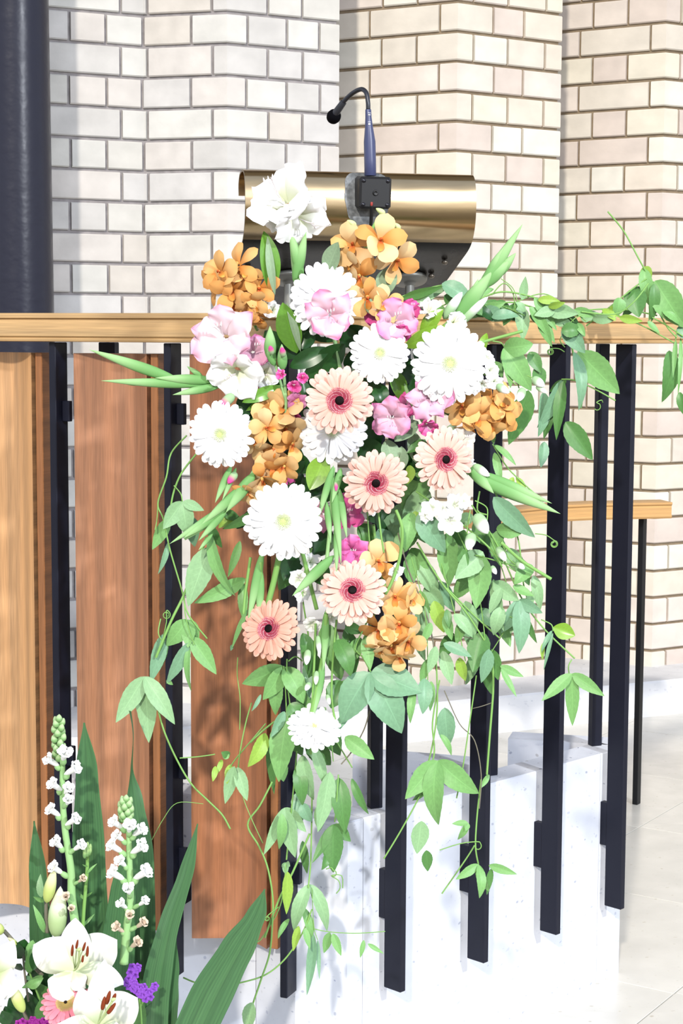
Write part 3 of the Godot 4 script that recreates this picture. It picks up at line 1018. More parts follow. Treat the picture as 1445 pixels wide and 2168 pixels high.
func gerbera(label: String, px: float, py: float, r_px: float, d: float, yaw: float, up: float, kind: String, group: String, rings := 2, curl := 0.0) -> Node3D:
	var t := thing("gerbera", label, "flower", at(px, py, d), group)
	t.basis = facing(yaw, up)
	var rad := ppm(r_px, d)
	var m: Material = mats["petal"]
	var counts := [25, 21, 17]
	for ring in rings:
		var n: int = counts[ring]
		var sc: float = rad * [1.0, 0.84, 0.62][ring]
		for k in n:
			var w := TAU * (k + 0.5 * ring) / n + rng.randf_range(-0.05, 0.05)
			var s := sc * rng.randf_range(0.93, 1.04)
			var bs := Basis(Vector3.BACK, w) * Basis(Vector3.RIGHT, rng.randf_range(-0.08, 0.08) + ring * 0.10 + curl)
			bs = bs * Basis(Vector3.UP, rng.randf_range(-0.15, 0.15))
			bs = bs.scaled_local(Vector3(s, s, s))
			part("petal", gerbera_petal(kind, rng.randi() % 3), m, t, Transform3D(bs, Vector3(0, 0, rad * 0.045 * ring + rng.randf_range(-0.012, 0.012) * rad)))
	# the eye: ring of small florets round a dome
	var white := kind == "white"
	var er := rad * (0.20 if white else 0.36)
	var fl := MB.new()
	var rr := RandomNumberGenerator.new()
	rr.seed = int(px * 7 + py)
	var nf := 140 if white else 420
	for k in nf:
		var q := sqrt(float(k) / nf)
		var a := k * 2.39996
		var p := Vector3(cos(a), sin(a), 0) * er * (0.30 + 0.72 * q)
		p.z = rad * (0.12 + 0.035 * sin(PI * q))
		var h := rad * (0.055 if white else 0.040) * rr.randf_range(0.8, 1.3)
		var o := Vector3(cos(a), sin(a), 0).rotated(Vector3.BACK, rr.randf_range(-0.5, 0.5))
		if white:
			fl.c = lin(232, 238, 200, 1.0).lerp(lin(250, 252, 240, 1.05), q)
		elif kind == "pink":
			fl.c = lin(232, 206, 140, 0.95)
		else:
			fl.c = lin(190, 66, 92, 0.9).lerp(lin(232, 122, 138, 0.98), q) if k % 3 else lin(252, 200, 204, 1.05)
		var sd := o.cross(Vector3.BACK) * rad * 0.013
		var tip := p + o * h * (0.35 + 0.5 * q) + Vector3(0, 0, h * (1.0 - 0.5 * q))
		fl.tri(p + sd, tip, p - sd)
		fl.tri(p + sd, p - o * rad * 0.012, tip)
		fl.tri(p - sd, tip, p - o * rad * 0.012)
	fl.c = Color.WHITE
	var fo := part("disc_florets", fl.done(), m, t)
	fo.set_meta("kind", "stuff")
	var dome := MB.new()
	dome.c = lin(206, 222, 150, 0.95) if white else (lin(200, 170, 100, 0.8) if kind == "pink" else lin(190, 76, 98, 0.8))
	dome.lathe([Vector2(0, rad * 0.14), Vector2(er * 0.4, rad * 0.135), Vector2(er * 0.75, rad * 0.12), Vector2(er, rad * 0.10), Vector2(er * 1.05, rad * 0.02)], 22, Transform3D(Basis(Vector3.RIGHT, PI / 2), Vector3.ZERO))
	part("eye", dome.done(), m, t)
	if not white:
		var core := MB.new()
		var cz := 0.5 if kind == "pink" else 1.0
		core.c = lin(40, 12, 24, 0.4) if kind != "pink" else lin(70, 50, 40, 0.4)
		core.lathe([Vector2(0, rad * 0.165), Vector2(er * 0.2 * cz, rad * 0.17), Vector2(er * 0.34 * cz, rad * 0.155), Vector2(er * 0.38 * cz, rad * 0.12)], 18, Transform3D(Basis(Vector3.RIGHT, PI / 2), Vector3.ZERO))
		part("dark_centre", core.done(), m, t)
	var st := MB.new()
	st.tube(curve([Vector3(0, 0, rad * 0.02), Vector3(0, -rad * 0.05, -rad * 0.5), Vector3(0, -rad * 0.3, -rad * 1.1)], 4), [rad * 0.16, rad * 0.07, rad * 0.05, rad * 0.05, rad * 0.05], 10)
	part("stem", st.done(), mats["stem"], t)
	return t

# ---------------------------------------------------------------- orchids
var orchid_meshes := []
func orchid_petal(k: int) -> ArrayMesh:
	if orchid_meshes.is_empty():
		for q in 4:
			var b := MB.new()
			var tone: Array = [[246, 194, 126], [250, 206, 144], [240, 176, 104], [252, 218, 164]][q]
			var c := lin(tone[0], tone[1], tone[2], 0.92)
			var e := lin(tone[0] - 6, tone[1] - 26, tone[2] - 34, 0.9)
			blade(b, [Vector3(0, 0.04, 0), Vector3(0, 0.55, 0.26), Vector3(0, 1.0, [0.02, 0.20, -0.12, 0.1][q])], [0.74, 0.82, 0.64, 0.76][q], Vector3(0, 0, 1), 3, -0.16, 0.0, 0.01, [e, c, c.lerp(e, 0.25)], 10, 6, q)
			orchid_meshes.append(b.done())
	return orchid_meshes[k % 4]

func orchid_blossom(parent: Node3D, px: float, py: float, size_px: float, d: float, yaw: float, up: float, roll: float, deep := 0.0) -> void:
	var s := ppm(size_px * 1.16, d)
	yaw += rng.randf_range(-22, 22)
	up += rng.randf_range(-22, 22)
	var inv := parent.transform.affine_inverse()
	# column and lip carry the blossom; petals hang from it
	var b := MB.new()
	b.c = lin(226, 120, 60, 0.85)
	blade(b, [Vector3(0, 0, 0.10), Vector3(0, -0.22, 0.42), Vector3(0, -0.46, 0.30)], 0.26, Vector3(0, 0.5, 1), 3, 0.35, 0.0, 0.04, [lin(208, 84, 50, 0.8), lin(236, 150, 70, 0.9), lin(246, 190, 96, 0.95)], 8, 4)
	spindle(b, Vector3(0, 0.08, 0.02), Vector3(0, 0.0, 0.34), 0.16, 0.8, 8, 1.0, [lin(250, 210, 120, 0.95), lin(216, 110, 60, 0.85)])
	var bl := part("blossom", b.done(), mats["petal"], parent, inv * Transform3D(facing(yaw, up, roll).scaled(Vector3(s, s, s)), at(px, py, d)))
	var angs := [0.0, 1.22, -1.22, 2.45, -2.45]
	for k in 5:
		var bs := Basis(Vector3.BACK, angs[k] + rng.randf_range(-0.12, 0.12)) * Basis(Vector3.RIGHT, rng.randf_range(-0.45, 0.5) + 0.15) * Basis(Vector3.UP, rng.randf_range(-0.35, 0.35))
		bs = bs.scaled_local(Vector3.ONE * rng.randf_range(0.9, 1.06))
		part("petal", orchid_petal(rng.randi() % 4 if deep < 0.5 else [2, 0, 2, 0][rng.randi() % 4]), mats["petal"], bl, Transform3D(bs, Vector3(0, 0, 0.02 * (k % 2))))

func orchid_spray(label: String, stem: String, d: float, blooms: Array, deep := 0.0, extra_buds := "") -> void:
	var sp := pts_of(stem)
	var t := thing("orchid_spray", label, "flower", at(sp[0].x, sp[0].y, d + 0.05), "orange orchid sprays")
	var pp := []
	for q in sp: pp.append(at(q.x, q.y, d + 0.035))
	var b := MB.new()
	b.tube(curve(pp, 5), [0.0022], 8)
	put("stem", b, mats["stem"], t)
	for q: Array in blooms:
		var dd: float = d + (q[6] if q.size() > 6 else rng.randf_range(-0.012, 0.012))
		orchid_blossom(t, q[0], q[1], q[2], dd, q[3], q[4], q[5], deep)
		var pe := MB.new()
		var near := pp[0] as Vector3
		var me := at(q[0], q[1], dd + 0.004)
		for w: Vector3 in pp:
			if w.distance_to(me) < near.distance_to(me): near = w
		pe.tube(curve([near, near.lerp(me, 0.5) + Vector3(0, 0.004, 0), me], 3), [0.0012], 6)
		put("pedicel", pe, mats["stem_pale"], t)
	for q in pts_of(extra_buds):
		var bd := MB.new()
		spindle(bd, at(q.x + 10, q.y + 6, d), at(q.x - 10, q.y - 6, d), 0.008, 0.7)
		put("bud", bd, mats["bud"], t)

# ---------------------------------------------------------------- gladioli
func glad_bloom(parent: Node3D, px: float, py: float, r_px: float, d: float, yaw: float, up: float, roll: float, tone: Array, open := 0.75) -> void:
	# six ruffled petals round a funnel; tone: throat, body, edge colours
	var s := ppm(r_px, d)
	var inv := parent.transform.affine_inverse()
	var b := MB.new()
	b.c = lin(250, 240, 240)
	for k in 3:
		var a := -0.5 + 0.35 * k
		b.tube([Vector3(0, 0, -0.1), Vector3(0.04 * (k - 1), 0.1 + 0.03 * k, 0.25), Vector3(0.10 * (k - 1), 0.17, 0.42 + 0.03 * k)], [0.012], 5)
		spindle(b, Vector3(0.10 * (k - 1), 0.13, 0.40), Vector3(0.12 * (k - 1) + 0.02, 0.27, 0.46), 0.05, 0.7, 6)
	var bl := part("bloom", b.done(), mats["petal"], parent, inv * Transform3D(facing(yaw, up, roll).scaled(Vector3(s, s, s)), at(px, py, d)))
	for k in 6:
		var inner := k % 2
		var m := MB.new()
		var o := open * rng.randf_range(0.85, 1.1)
		var e := [tone[0], tone[1], tone[2]]
		var ln := rng.randf_range(0.82, 1.16)
		blade(m, [Vector3(0, 0.05, -0.45), Vector3(rng.randf_range(-0.1, 0.1), 0.42, 0.22), Vector3(rng.randf_range(-0.12, 0.12), 0.22 + 0.86 * o * ln, 0.30 - 0.5 * o + rng.randf_range(-0.15, 0.22))], rng.randf_range(0.72, 0.96), Vector3(0, -0.3, 1), 1 if inner else 3, -0.30, 0.0, 0.075, e, 18, 10, k * 1.7 + px)
		part("petal", m.done(), mats["petal"], bl, Transform3D(Basis(Vector3.BACK, TAU * k / 6.0 + rng.randf_range(-0.12, 0.12)), Vector3(0, 0, 0.03 * inner)))

func sheath_stem(parent: Node3D, items: Array, d: float) -> void:
	# items: "x0,y0 x1,y1" width in px [, kind]: pointed green sheaths along a gladiolus stalk
	for q: Array in items:
		var p := pts_of(q[0])
		var b := MB.new()
		var kind: String = q[2] if q.size() > 2 else "sheath"
		var dd: float = d + (q[3] if q.size() > 3 else 0.0)
		var w := ppm(q[1], d)
		if kind == "stalk":
			var pp := []
			for z in p: pp.append(at(z.x, z.y, dd + 0.004))
			b.tube(curve(pp, 5), [w * 0.5], 10)
			put("stalk", b, mats["sheath"], parent)
		elif kind == "bud" or kind == "pinkbud":
			var tipc := lin(255, 255, 255, 1.1) if kind == "bud" else lin(236, 92, 168, 0.9)
			spindle(b, at(p[0].x, p[0].y, dd), at(p[1].x, p[1].y, dd - 0.01), w, 0.55, 10, 0.9, [lin(176, 212, 160, 0.9), tipc])
			put("flower_bud", b, mats["petal"], parent)
		else:
			spindle(b, at(p[0].x, p[0].y, dd), at(p[1].x, p[1].y, dd - 0.008), w, 0.9, 12, 0.7, [lin(128, 184, 110, 0.85), lin(168, 212, 146, 0.9)])
			put("bud_sheath", b, mats["sheath_v"], parent)

# ---------------------------------------------------------------- leaves and vines
func leaf_part(parent: Node3D, p0: Vector3, p1: Vector3, w: float, m: Material, kind := 0, fold := 0.22, saw := 0.07, called := "leaf", bend := 999.0) -> void:
	var b := MB.new()
	leaf_into(b, p0, p1, w, kind, fold, saw, bend)
	put(called, b, m, parent)

func leaf_into(b: MB, p0: Vector3, p1: Vector3, w: float, kind: int, fold: float, saw: float, bend := 999.0) -> void:
	var ax := (p1 - p0).normalized()
	var n := Vector3(0, 0.12, 1).rotated(ax, rng.randf_range(-0.5, 0.5))
	var l := p0.distance_to(p1)
	var bd := rng.randf_range(-0.05, 0.20) if bend > 900.0 else bend
	blade(b, [p0, p0.lerp(p1, 0.5) + n * l * bd * 2.0, p1], w, n, kind, fold, saw, 0.0, [], 22 if saw > 0.0 else 14, 6)

func leaf_set(parent: Node3D, rows: Array, d: float, jitter := 0.012) -> void:
	# "p x0,y0 x1,y1 w" single leaves; "3p x,y x1,y1,w1 x2,y2,w2 ..." lobed leaves whose lobes share a base
	for line: String in rows:
		var f := line.split(" ", false)
		var code: String = f[0]
		var dd := d + rng.randf_range(-jitter, jitter)
		if code.ends_with("+"):
			dd -= 0.02; code = code.left(-1)
		elif code.ends_with("-"):
			dd += 0.022; code = code.left(-1)
		if code.begins_with("3"):
			var m: Material = mats["leaf_" + code.right(1)]
			var o := pts_of(f[1])[0]
			var b := MB.new()
			for i in range(2, f.size()):
				var q := f[i].split(",")
				leaf_into(b, at(o.x, o.y, dd + 0.0006 * i), at(q[0].to_float(), q[1].to_float(), dd + rng.randf_range(-0.015, 0.012)), ppm(q[2].to_float(), dd), 0, 0.16, 0.06)
			put("lobed_leaf", b, m, parent)
		else:
			var a := pts_of(f[1])[0]
			var e := pts_of(f[2])[0]
			var glossy := code == "g" or code == "k" or code == "e" or code == "b"
			leaf_part(parent, at(a.x, a.y, dd), at(e.x, e.y, dd + rng.randf_range(-0.018, 0.012)), ppm(f[3].to_float(), dd), mats["leaf_" + code], 1 if glossy else 0, 0.22, 0.0 if glossy else 0.07)

func stems_of(parent: Node3D, lines: Array, d: float) -> void:
	# "r x,y x,y ...": r is the stem's radius in tenths of a millimetre; an m in front of r makes it brown
	for line: String in lines:
		var brown := line.begins_with("m")
		var i := line.find(" ")
		var r := line.substr(1 if brown else 0, i).to_float() * 0.0001
		var pp := []
		var k := 0
		for q in pts_of(line.substr(i)):
			pp.append(at(q.x, q.y, d + 0.004 * sin(k * 2.1 + q.x)))
			k += 1
		var b := MB.new()
		b.tube(curve(pp, 6), [r], 7)
		put("stem", b, mats["twig"] if brown else mats["stem"], parent)

func tendril(parent: Node3D, px: float, py: float, ex: float, ey: float, r_px: float, turns: float, d: float) -> void:
	# a fine stalk from (px, py) that coils round (ex, ey)
	var pp := [at(px, py, d), at((px + ex) * 0.5 + r_px * 0.4, (py + ey) * 0.5 - r_px, d - 0.004)]
	for i in int(turns * 8):
		var a := -PI / 2 + TAU * i / 8.0
		var r := r_px * (1.0 - 0.6 * i / (turns * 8.0))
		pp.append(at(ex + cos(a) * r, ey + sin(a) * r, d - 0.006 + 0.0012 * i))
	var b := MB.new()
	b.tube(curve(pp, 3), [0.0008], 6)
	put("tendril", b, mats["stem"], parent)

func vine(label: String, px: float, py: float, d: float, stems: Array, leaves: Array, called := "passion_vine", cat := "vine", jitter := 0.012) -> Node3D:
	var t := thing(called, label, cat, at(px, py, d))
	stems_of(t, stems, d)
	leaf_set(t, leaves, d, jitter)
	return t

func make_plant_mats() -> void:
	mats["petal"] = petal_mat(0.3)
	mats["stem"] = mat(pc(132, 180, 96), 0.5, 0.0, 0.35)
	mats["stem_pale"] = mat(pc(206, 190, 160), 0.5, 0.0, 0.35)
	mats["twig"] = mat(pc(128, 124, 108), 0.7, 0.0, 0.3)
	mats["bud"] = mat(pc(214, 232, 160), 0.5, 0.0, 0.35)
	mats["sheath"] = mat(pc(158, 202, 136), 0.45, 0.0, 0.35)
	var sv := petal_mat(0.15, 0.45)
	mats["sheath_v"] = sv
	mats["leaf_p"] = leafy(pc(170, 216, 158))              # pale, seen from below
	mats["leaf_m"] = leafy(pc(146, 204, 122))              # mid green
	mats["leaf_y"] = leafy(pc(176, 218, 92))               # young yellow-green
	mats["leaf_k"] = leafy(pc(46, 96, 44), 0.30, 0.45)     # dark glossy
	mats["leaf_d"] = leafy(pc(104, 160, 86), 0.4)           # dark vine leaf
	mats["leaf_t"] = leafy(pc(144, 194, 152), 0.4)         # blue-green
	mats["leaf_g"] = leafy(pc(122, 182, 68), 0.28, 0.5)    # glossy green
	mats["leaf_e"] = leafy(pc(170, 200, 160), 0.6)         # grey-green
	mats["leaf_b"] = leafy(pc(150, 200, 62), 0.3, 0.5)     # glossy bright
	var flax := leafy(pc(84, 136, 88), 0.38, 0.45)
	flax.albedo_texture = wood_tex
	flax.uv1_scale = Vector3(1.6, 0.4, 1)
	flax.vertex_color_use_as_albedo = true
	mats["flax"] = flax

# ---------------------------------------------------------------- the arrangement on the rail
func build_flowers() -> void:
	make_plant_mats()
	build_gerberas()
	build_orchids()
	build_gladioli()
	build_small_flowers()
	build_foliage()
	build_vines()
	build_floor_flowers()

func build_gerberas() -> void:
	var gw := "white gerberas in the rail arrangement"
	var gp := "peach gerberas in the rail arrangement"
	gerbera("white double gerbera at the top, its lower half covered by a pink bloom", 688, 634, 79, 2.45, -2, 6, "white", gw, 3)
	gerbera("white gerbera upper right of the topmost peach gerbera, beside the larger white one", 803, 748, 65, 2.44, 4, 4, "white", gw)
	gerbera("largest white gerbera at the right edge of the arrangement, just under the handrail", 950, 770, 85, 2.43, 8, 3, "white", gw)
	gerbera("white gerbera at the left edge, in front of the third timber panel", 467, 920, 73, 2.44, -10, 2, "white", gw)
	gerbera("white gerbera half hidden behind the topmost peach gerbera", 704, 911, 74, 2.46, 0, -4, "white", gw)
	gerbera("large white gerbera below the orange orchids, left of the green gladiolus stalks", 600, 1103, 87, 2.42, -4, -3, "white", gw)
	gerbera("small white gerbera facing upwards, lowest flower among the hanging vines", 664, 1541, 62, 2.43, 14, 50, "white", gw, 3)
	gerbera("topmost peach gerbera with a dark eye, in the middle of the arrangement", 718, 848, 75, 2.40, 2, 2, "peach", gp)
	gerbera("peach gerbera below and right of the topmost one, among eucalyptus leaves", 795, 1022, 71, 2.42, 2, -3, "peach", gp)
	gerbera("peach gerbera at the right beside a white ruffled bloom", 940, 973, 71, 2.43, 22, 4, "peach", gp)
	gerbera("peach gerbera under the magenta bloom, beside hanging orange orchids", 746, 1252, 74, 2.42, -4, 26, "peach", gp)
	gerbera("apricot gerbera lowest at the left, turned up and sideways before the timber panel", 572, 1332, 70, 2.43, -26, 18, "apricot", gp)

func build_orchids() -> void:
	orchid_spray("orange orchid spray at the upper left beside the lectern", "545,700 520,650 500,600 470,570", 2.47, [
		[505, 562, 46, -15, 30, 20], [468, 578, 44, -40, 10, 60], [462, 605, 40, -45, -20, 100], [490, 612, 44, -10, -20, 10], [520, 585, 38, 20, 20, -30],
		[548, 610, 40, 25, 0, 10], [535, 640, 36, 10, -40, 40], [500, 645, 34, -20, -50, 0], [545, 668, 32, 10, -30, 70], [522, 665, 30, -10, -20, 20]], 1.0)
	orchid_spray("golden orange orchid spray at the top in front of the lectern", "795,660 775,600 770,540 785,490 808,450", 2.46, [
		[748, 522, 48, -10, 15, 8], [803, 510, 50, 10, 20, -12], [834, 550, 48, 20, 0, -40], [763, 585, 44, -10, -10, 20], [775, 630, 44, 0, -30, 0], [812, 645, 38, 25, -20, -60], [740, 560, 36, -40, -10, 80]], 0.0, "744,472 838,478 805,447")
	orchid_spray("orange orchid spray at the right below the largest white gerbera", "925,850 970,850 1020,865 1075,875", 2.47, [
		[980, 862, 42, -5, 10, 10], [1012, 880, 44, 10, -20, -20], [1042, 848, 42, 15, 20, 30], [1060, 880, 40, 30, -10, -60], [1000, 895, 38, -10, -40, 0], [1035, 895, 36, 10, -40, 40], [1070, 862, 34, 35, 10, -90]], 1.0)
	orchid_spray("orange and yellow orchid spray in the middle left between white gerberas", "640,830 600,880 580,950 560,1020 530,1060", 2.455, [
		[575, 868, 44, -10, 10, 30], [605, 862, 40, 20, 20, -40], [565, 905, 38, -20, 0, 80], [605, 905, 42, 15, -5, 10], [580, 945, 40, 0, -15, -10], [545, 935, 38, -30, 0, 50], [615, 940, 36, 25, -10, -30],
		[575, 985, 42, 0, -35, 0], [555, 1010, 40, -10, -40, 20], [600, 985, 36, 15, -30, -60], [525, 1040, 30, -20, -40, 60]], 0.0)
	orchid_spray("orange orchid spray hanging at the lower right beside peach gerbera", "790,1110 800,1180 820,1260 845,1330 850,1380", 2.45, [
		[798, 1188, 46, 0, 25, 10], [835, 1262, 42, -5, -10, 0], [866, 1268, 38, 30, 10, -40], [805, 1330, 42, -25, -15, 20], [845, 1320, 44, 5, -15, 0], [860, 1355, 40, 15, -25, -20], [830, 1365, 36, -10, -40, 10], [845, 1385, 34, 0, -45, 30], [800, 1368, 34, -25, -40, 30]], 0.0)

func build_gladioli() -> void:
	var white := [lin(240, 244, 214, 1.0), lin(255, 255, 255, 1.14), lin(255, 255, 255, 1.14)]
	var blush := [lin(255, 236, 240, 0.95), lin(255, 224, 234, 0.92), lin(250, 186, 212, 0.88)]
	var pink := [lin(252, 210, 228, 0.85), lin(250, 184, 214, 0.88), lin(246, 148, 200, 0.86)]
	var magenta := [lin(244, 160, 208, 0.8), lin(244, 98, 172, 0.88), lin(244, 118, 184, 0.9)]
	var g := thing("gladiolus", "white gladiolus bloom on a green stem, highest of the flowers, before the lectern", "flower", at(632, 590, 2.47))
	sheath_stem(g, [["632,610 626,560 622,510", 20, "stalk"], ["640,600 612,480", 22], ["622,600 648,490", 24]], 2.47)
	glad_bloom(g, 588, 414, 92, 2.45, -30, 24, 20, white, 0.74)
	glad_bloom(g, 638, 468, 78, 2.45, 34, -34, -40, white, 0.72)
	glad_bloom(g, 592, 462, 58, 2.46, -20, -30, 0, white, 0.6)
	g = thing("gladiolus", "pale pink and white gladiolus at the left with ruffled blooms and a green budded tip", "flower", at(520, 800, 2.47))
	sheath_stem(g, [["520,810 460,812 380,812 300,806", 11, "stalk"], ["440,815 213,806", 20], ["385,808 188,740", 24], ["460,806 328,800", 22], ["470,816 365,836", 18], ["300,812 250,806", 14], ["430,800 395,775", 12]], 2.47)
	glad_bloom(g, 470, 708, 78, 2.44, -12, 8, 10, blush, 0.8)
	glad_bloom(g, 497, 795, 74, 2.45, -8, -25, 35, white, 0.75)
	glad_bloom(g, 540, 742, 50, 2.46, 15, 10, 0, pink, 0.6)
	glad_bloom(g, 560, 795, 44, 2.47, 10, -20, 0, white, 0.7)
	sheath_stem(g, [["495,835 462,865", 22, "pinkbud"]], 2.45)
	g = thing("gladiolus", "pink and white gladiolus bloom in front of the white double gerbera", "flower", at(700, 690, 2.42))
	sheath_stem(g, [["700,690 710,730 720,780", 9, "stalk"]], 2.46)
	glad_bloom(g, 700, 668, 62, 2.40, 5, -4, 15, [lin(250, 200, 216, 0.85), lin(252, 212, 228, 0.9), lin(244, 140, 190, 0.8)], 0.82)
	g = thing("gladiolus", "bright pink gladiolus blooms at the top right above the white gerberas", "flower", at(830, 700, 2.46))
	sheath_stem(g, [["850,740 838,710 830,690", 9, "stalk"]], 2.46)
	glad_bloom(g, 838, 678, 56, 2.44, 12, 8, 10, [lin(250, 210, 228, 0.85), lin(250, 186, 216, 0.88), lin(246, 144, 202, 0.86)], 0.75)
	glad_bloom(g, 796, 665, 38, 2.46, -20, 5, 0, magenta, 0.55)
	glad_bloom(g, 868, 655, 34, 2.47, 25, 20, 0, magenta, 0.55)
	glad_bloom(g, 848, 705, 30, 2.45, 0, -35, 0, magenta, 0.6)
	g = thing("gladiolus", "pale pink gladiolus blooms in the middle right below the white gerberas", "flower", at(860, 860, 2.46))
	sheath_stem(g, [["850,800 870,850 900,900", 9, "stalk"]], 2.47)
	glad_bloom(g, 828, 888, 54, 2.44, -8, -10, 0, pink, 0.8)
	glad_bloom(g, 912, 842, 54, 2.425, 5, -5, 25, [lin(250, 206, 230, 0.85), lin(252, 200, 224, 0.9), lin(248, 162, 210, 0.88)], 0.85)
	glad_bloom(g, 862, 856, 38, 2.47, 10, 5, 0, magenta, 0.7)
	glad_bloom(g, 905, 905, 32, 2.44, 10, -35, 0, magenta, 0.6)
	g = thing("gladiolus", "magenta gladiolus blooms on hanging green stalks between the lower gerberas", "flower", at(720, 1120, 2.46))
	sheath_stem(g, [["705,990 702,1060 698,1120 690,1200", 9, "stalk"], ["706,985 672,1100", 16], ["702,1000 722,1195", 18], ["722,990 702,1065", 16], ["712,1100 712,1215", 14], ["708,1175 618,1262", 24], ["690,1060 700,1150", 14], ["716,1030 734,1140", 16], ["712,1010 711,1040", 10, "pinkbud"]], 2.435)
	glad_bloom(g, 735, 1088, 46, 2.46, 15, 5, 0, magenta, 0.75)
	glad_bloom(g, 745, 1168, 44, 2.45, 5, -8, 0, [lin(244, 130, 196, 0.8), lin(248, 120, 188, 0.88), lin(252, 156, 208, 0.9)], 0.8)
	glad_bloom(g, 680, 1090, 40, 2.47, -15, 0, 0, pink, 0.7)
	g = thing("gladiolus", "white budded gladiolus spike leaning up to the right over the handrail", "flower", at(940, 690, 2.47))
	sheath_stem(g, [["925,705 965,670 1010,625 1060,560", 12, "stalk"], ["960,682 1045,570", 34], ["1000,640 1106,474", 26], ["1020,610 1085,545", 26], ["985,660 1012,590", 18], ["1025,605 1068,520", 24], ["1045,590 1092,535", 22], ["938,676 978,618", 22, "bud"], ["968,688 1033,628", 20, "bud"]], 2.47)
	glad_bloom(g, 966, 680, 34, 2.45, 25, 10, 0, white, 0.45)
	glad_bloom(g, 908, 652, 36, 2.46, 10, 25, 30, white, 0.35)
	g = thing("gladiolus", "white gladiolus with a budded green tip pointing right across the black bars", "flower", at(985, 950, 2.47))
	sheath_stem(g, [["975,990 1010,1010 1060,1035 1110,1055", 11, "stalk"], ["988,1002 1186,1088", 30], ["1005,998 1168,1066", 24], ["990,985 1045,1045", 26], ["1000,985 1036,1008", 20, "bud"]], 2.46)
	glad_bloom(g, 978, 935, 46, 2.46, 30, 10, 0, white, 0.6)
	glad_bloom(g, 990, 985, 30, 2.47, 35, -10, 0, white, 0.5)
	g = thing("gladiolus", "magenta gladiolus petals peeping out under the orange and yellow orchids", "flower", at(600, 1010, 2.48))
	sheath_stem(g, [["620,960 605,985 598,1010", 9, "stalk"]], 2.48)
	glad_bloom(g, 598, 1008, 38, 2.475, 15, -15, 0, magenta, 0.75)
	glad_bloom(g, 560, 1000, 26, 2.475, -15, -10, 0, magenta, 0.7)
	g = thing("gladiolus", "budded green gladiolus stalks pointing down to the left before the timber panels", "flower", at(530, 1010, 2.47))
	sheath_stem(g, [["545,985 500,1055 450,1105 390,1140", 9, "stalk"], ["528,1020 425,1112", 22], ["540,1000 478,1085", 26], ["470,1080 388,1140", 20], ["500,1060 358,1152", 18], ["490,985 455,1065", 16], ["500,990 470,1060", 12], ["450,1130 420,1165", 10], ["480,1080 420,1145", 16], ["500,1000 482,1024", 18, "pinkbud"], ["540,1000 575,960", 30, "pinkbud", 0.02], ["555,1015 600,985", 30, "pinkbud", 0.02]], 2.46)

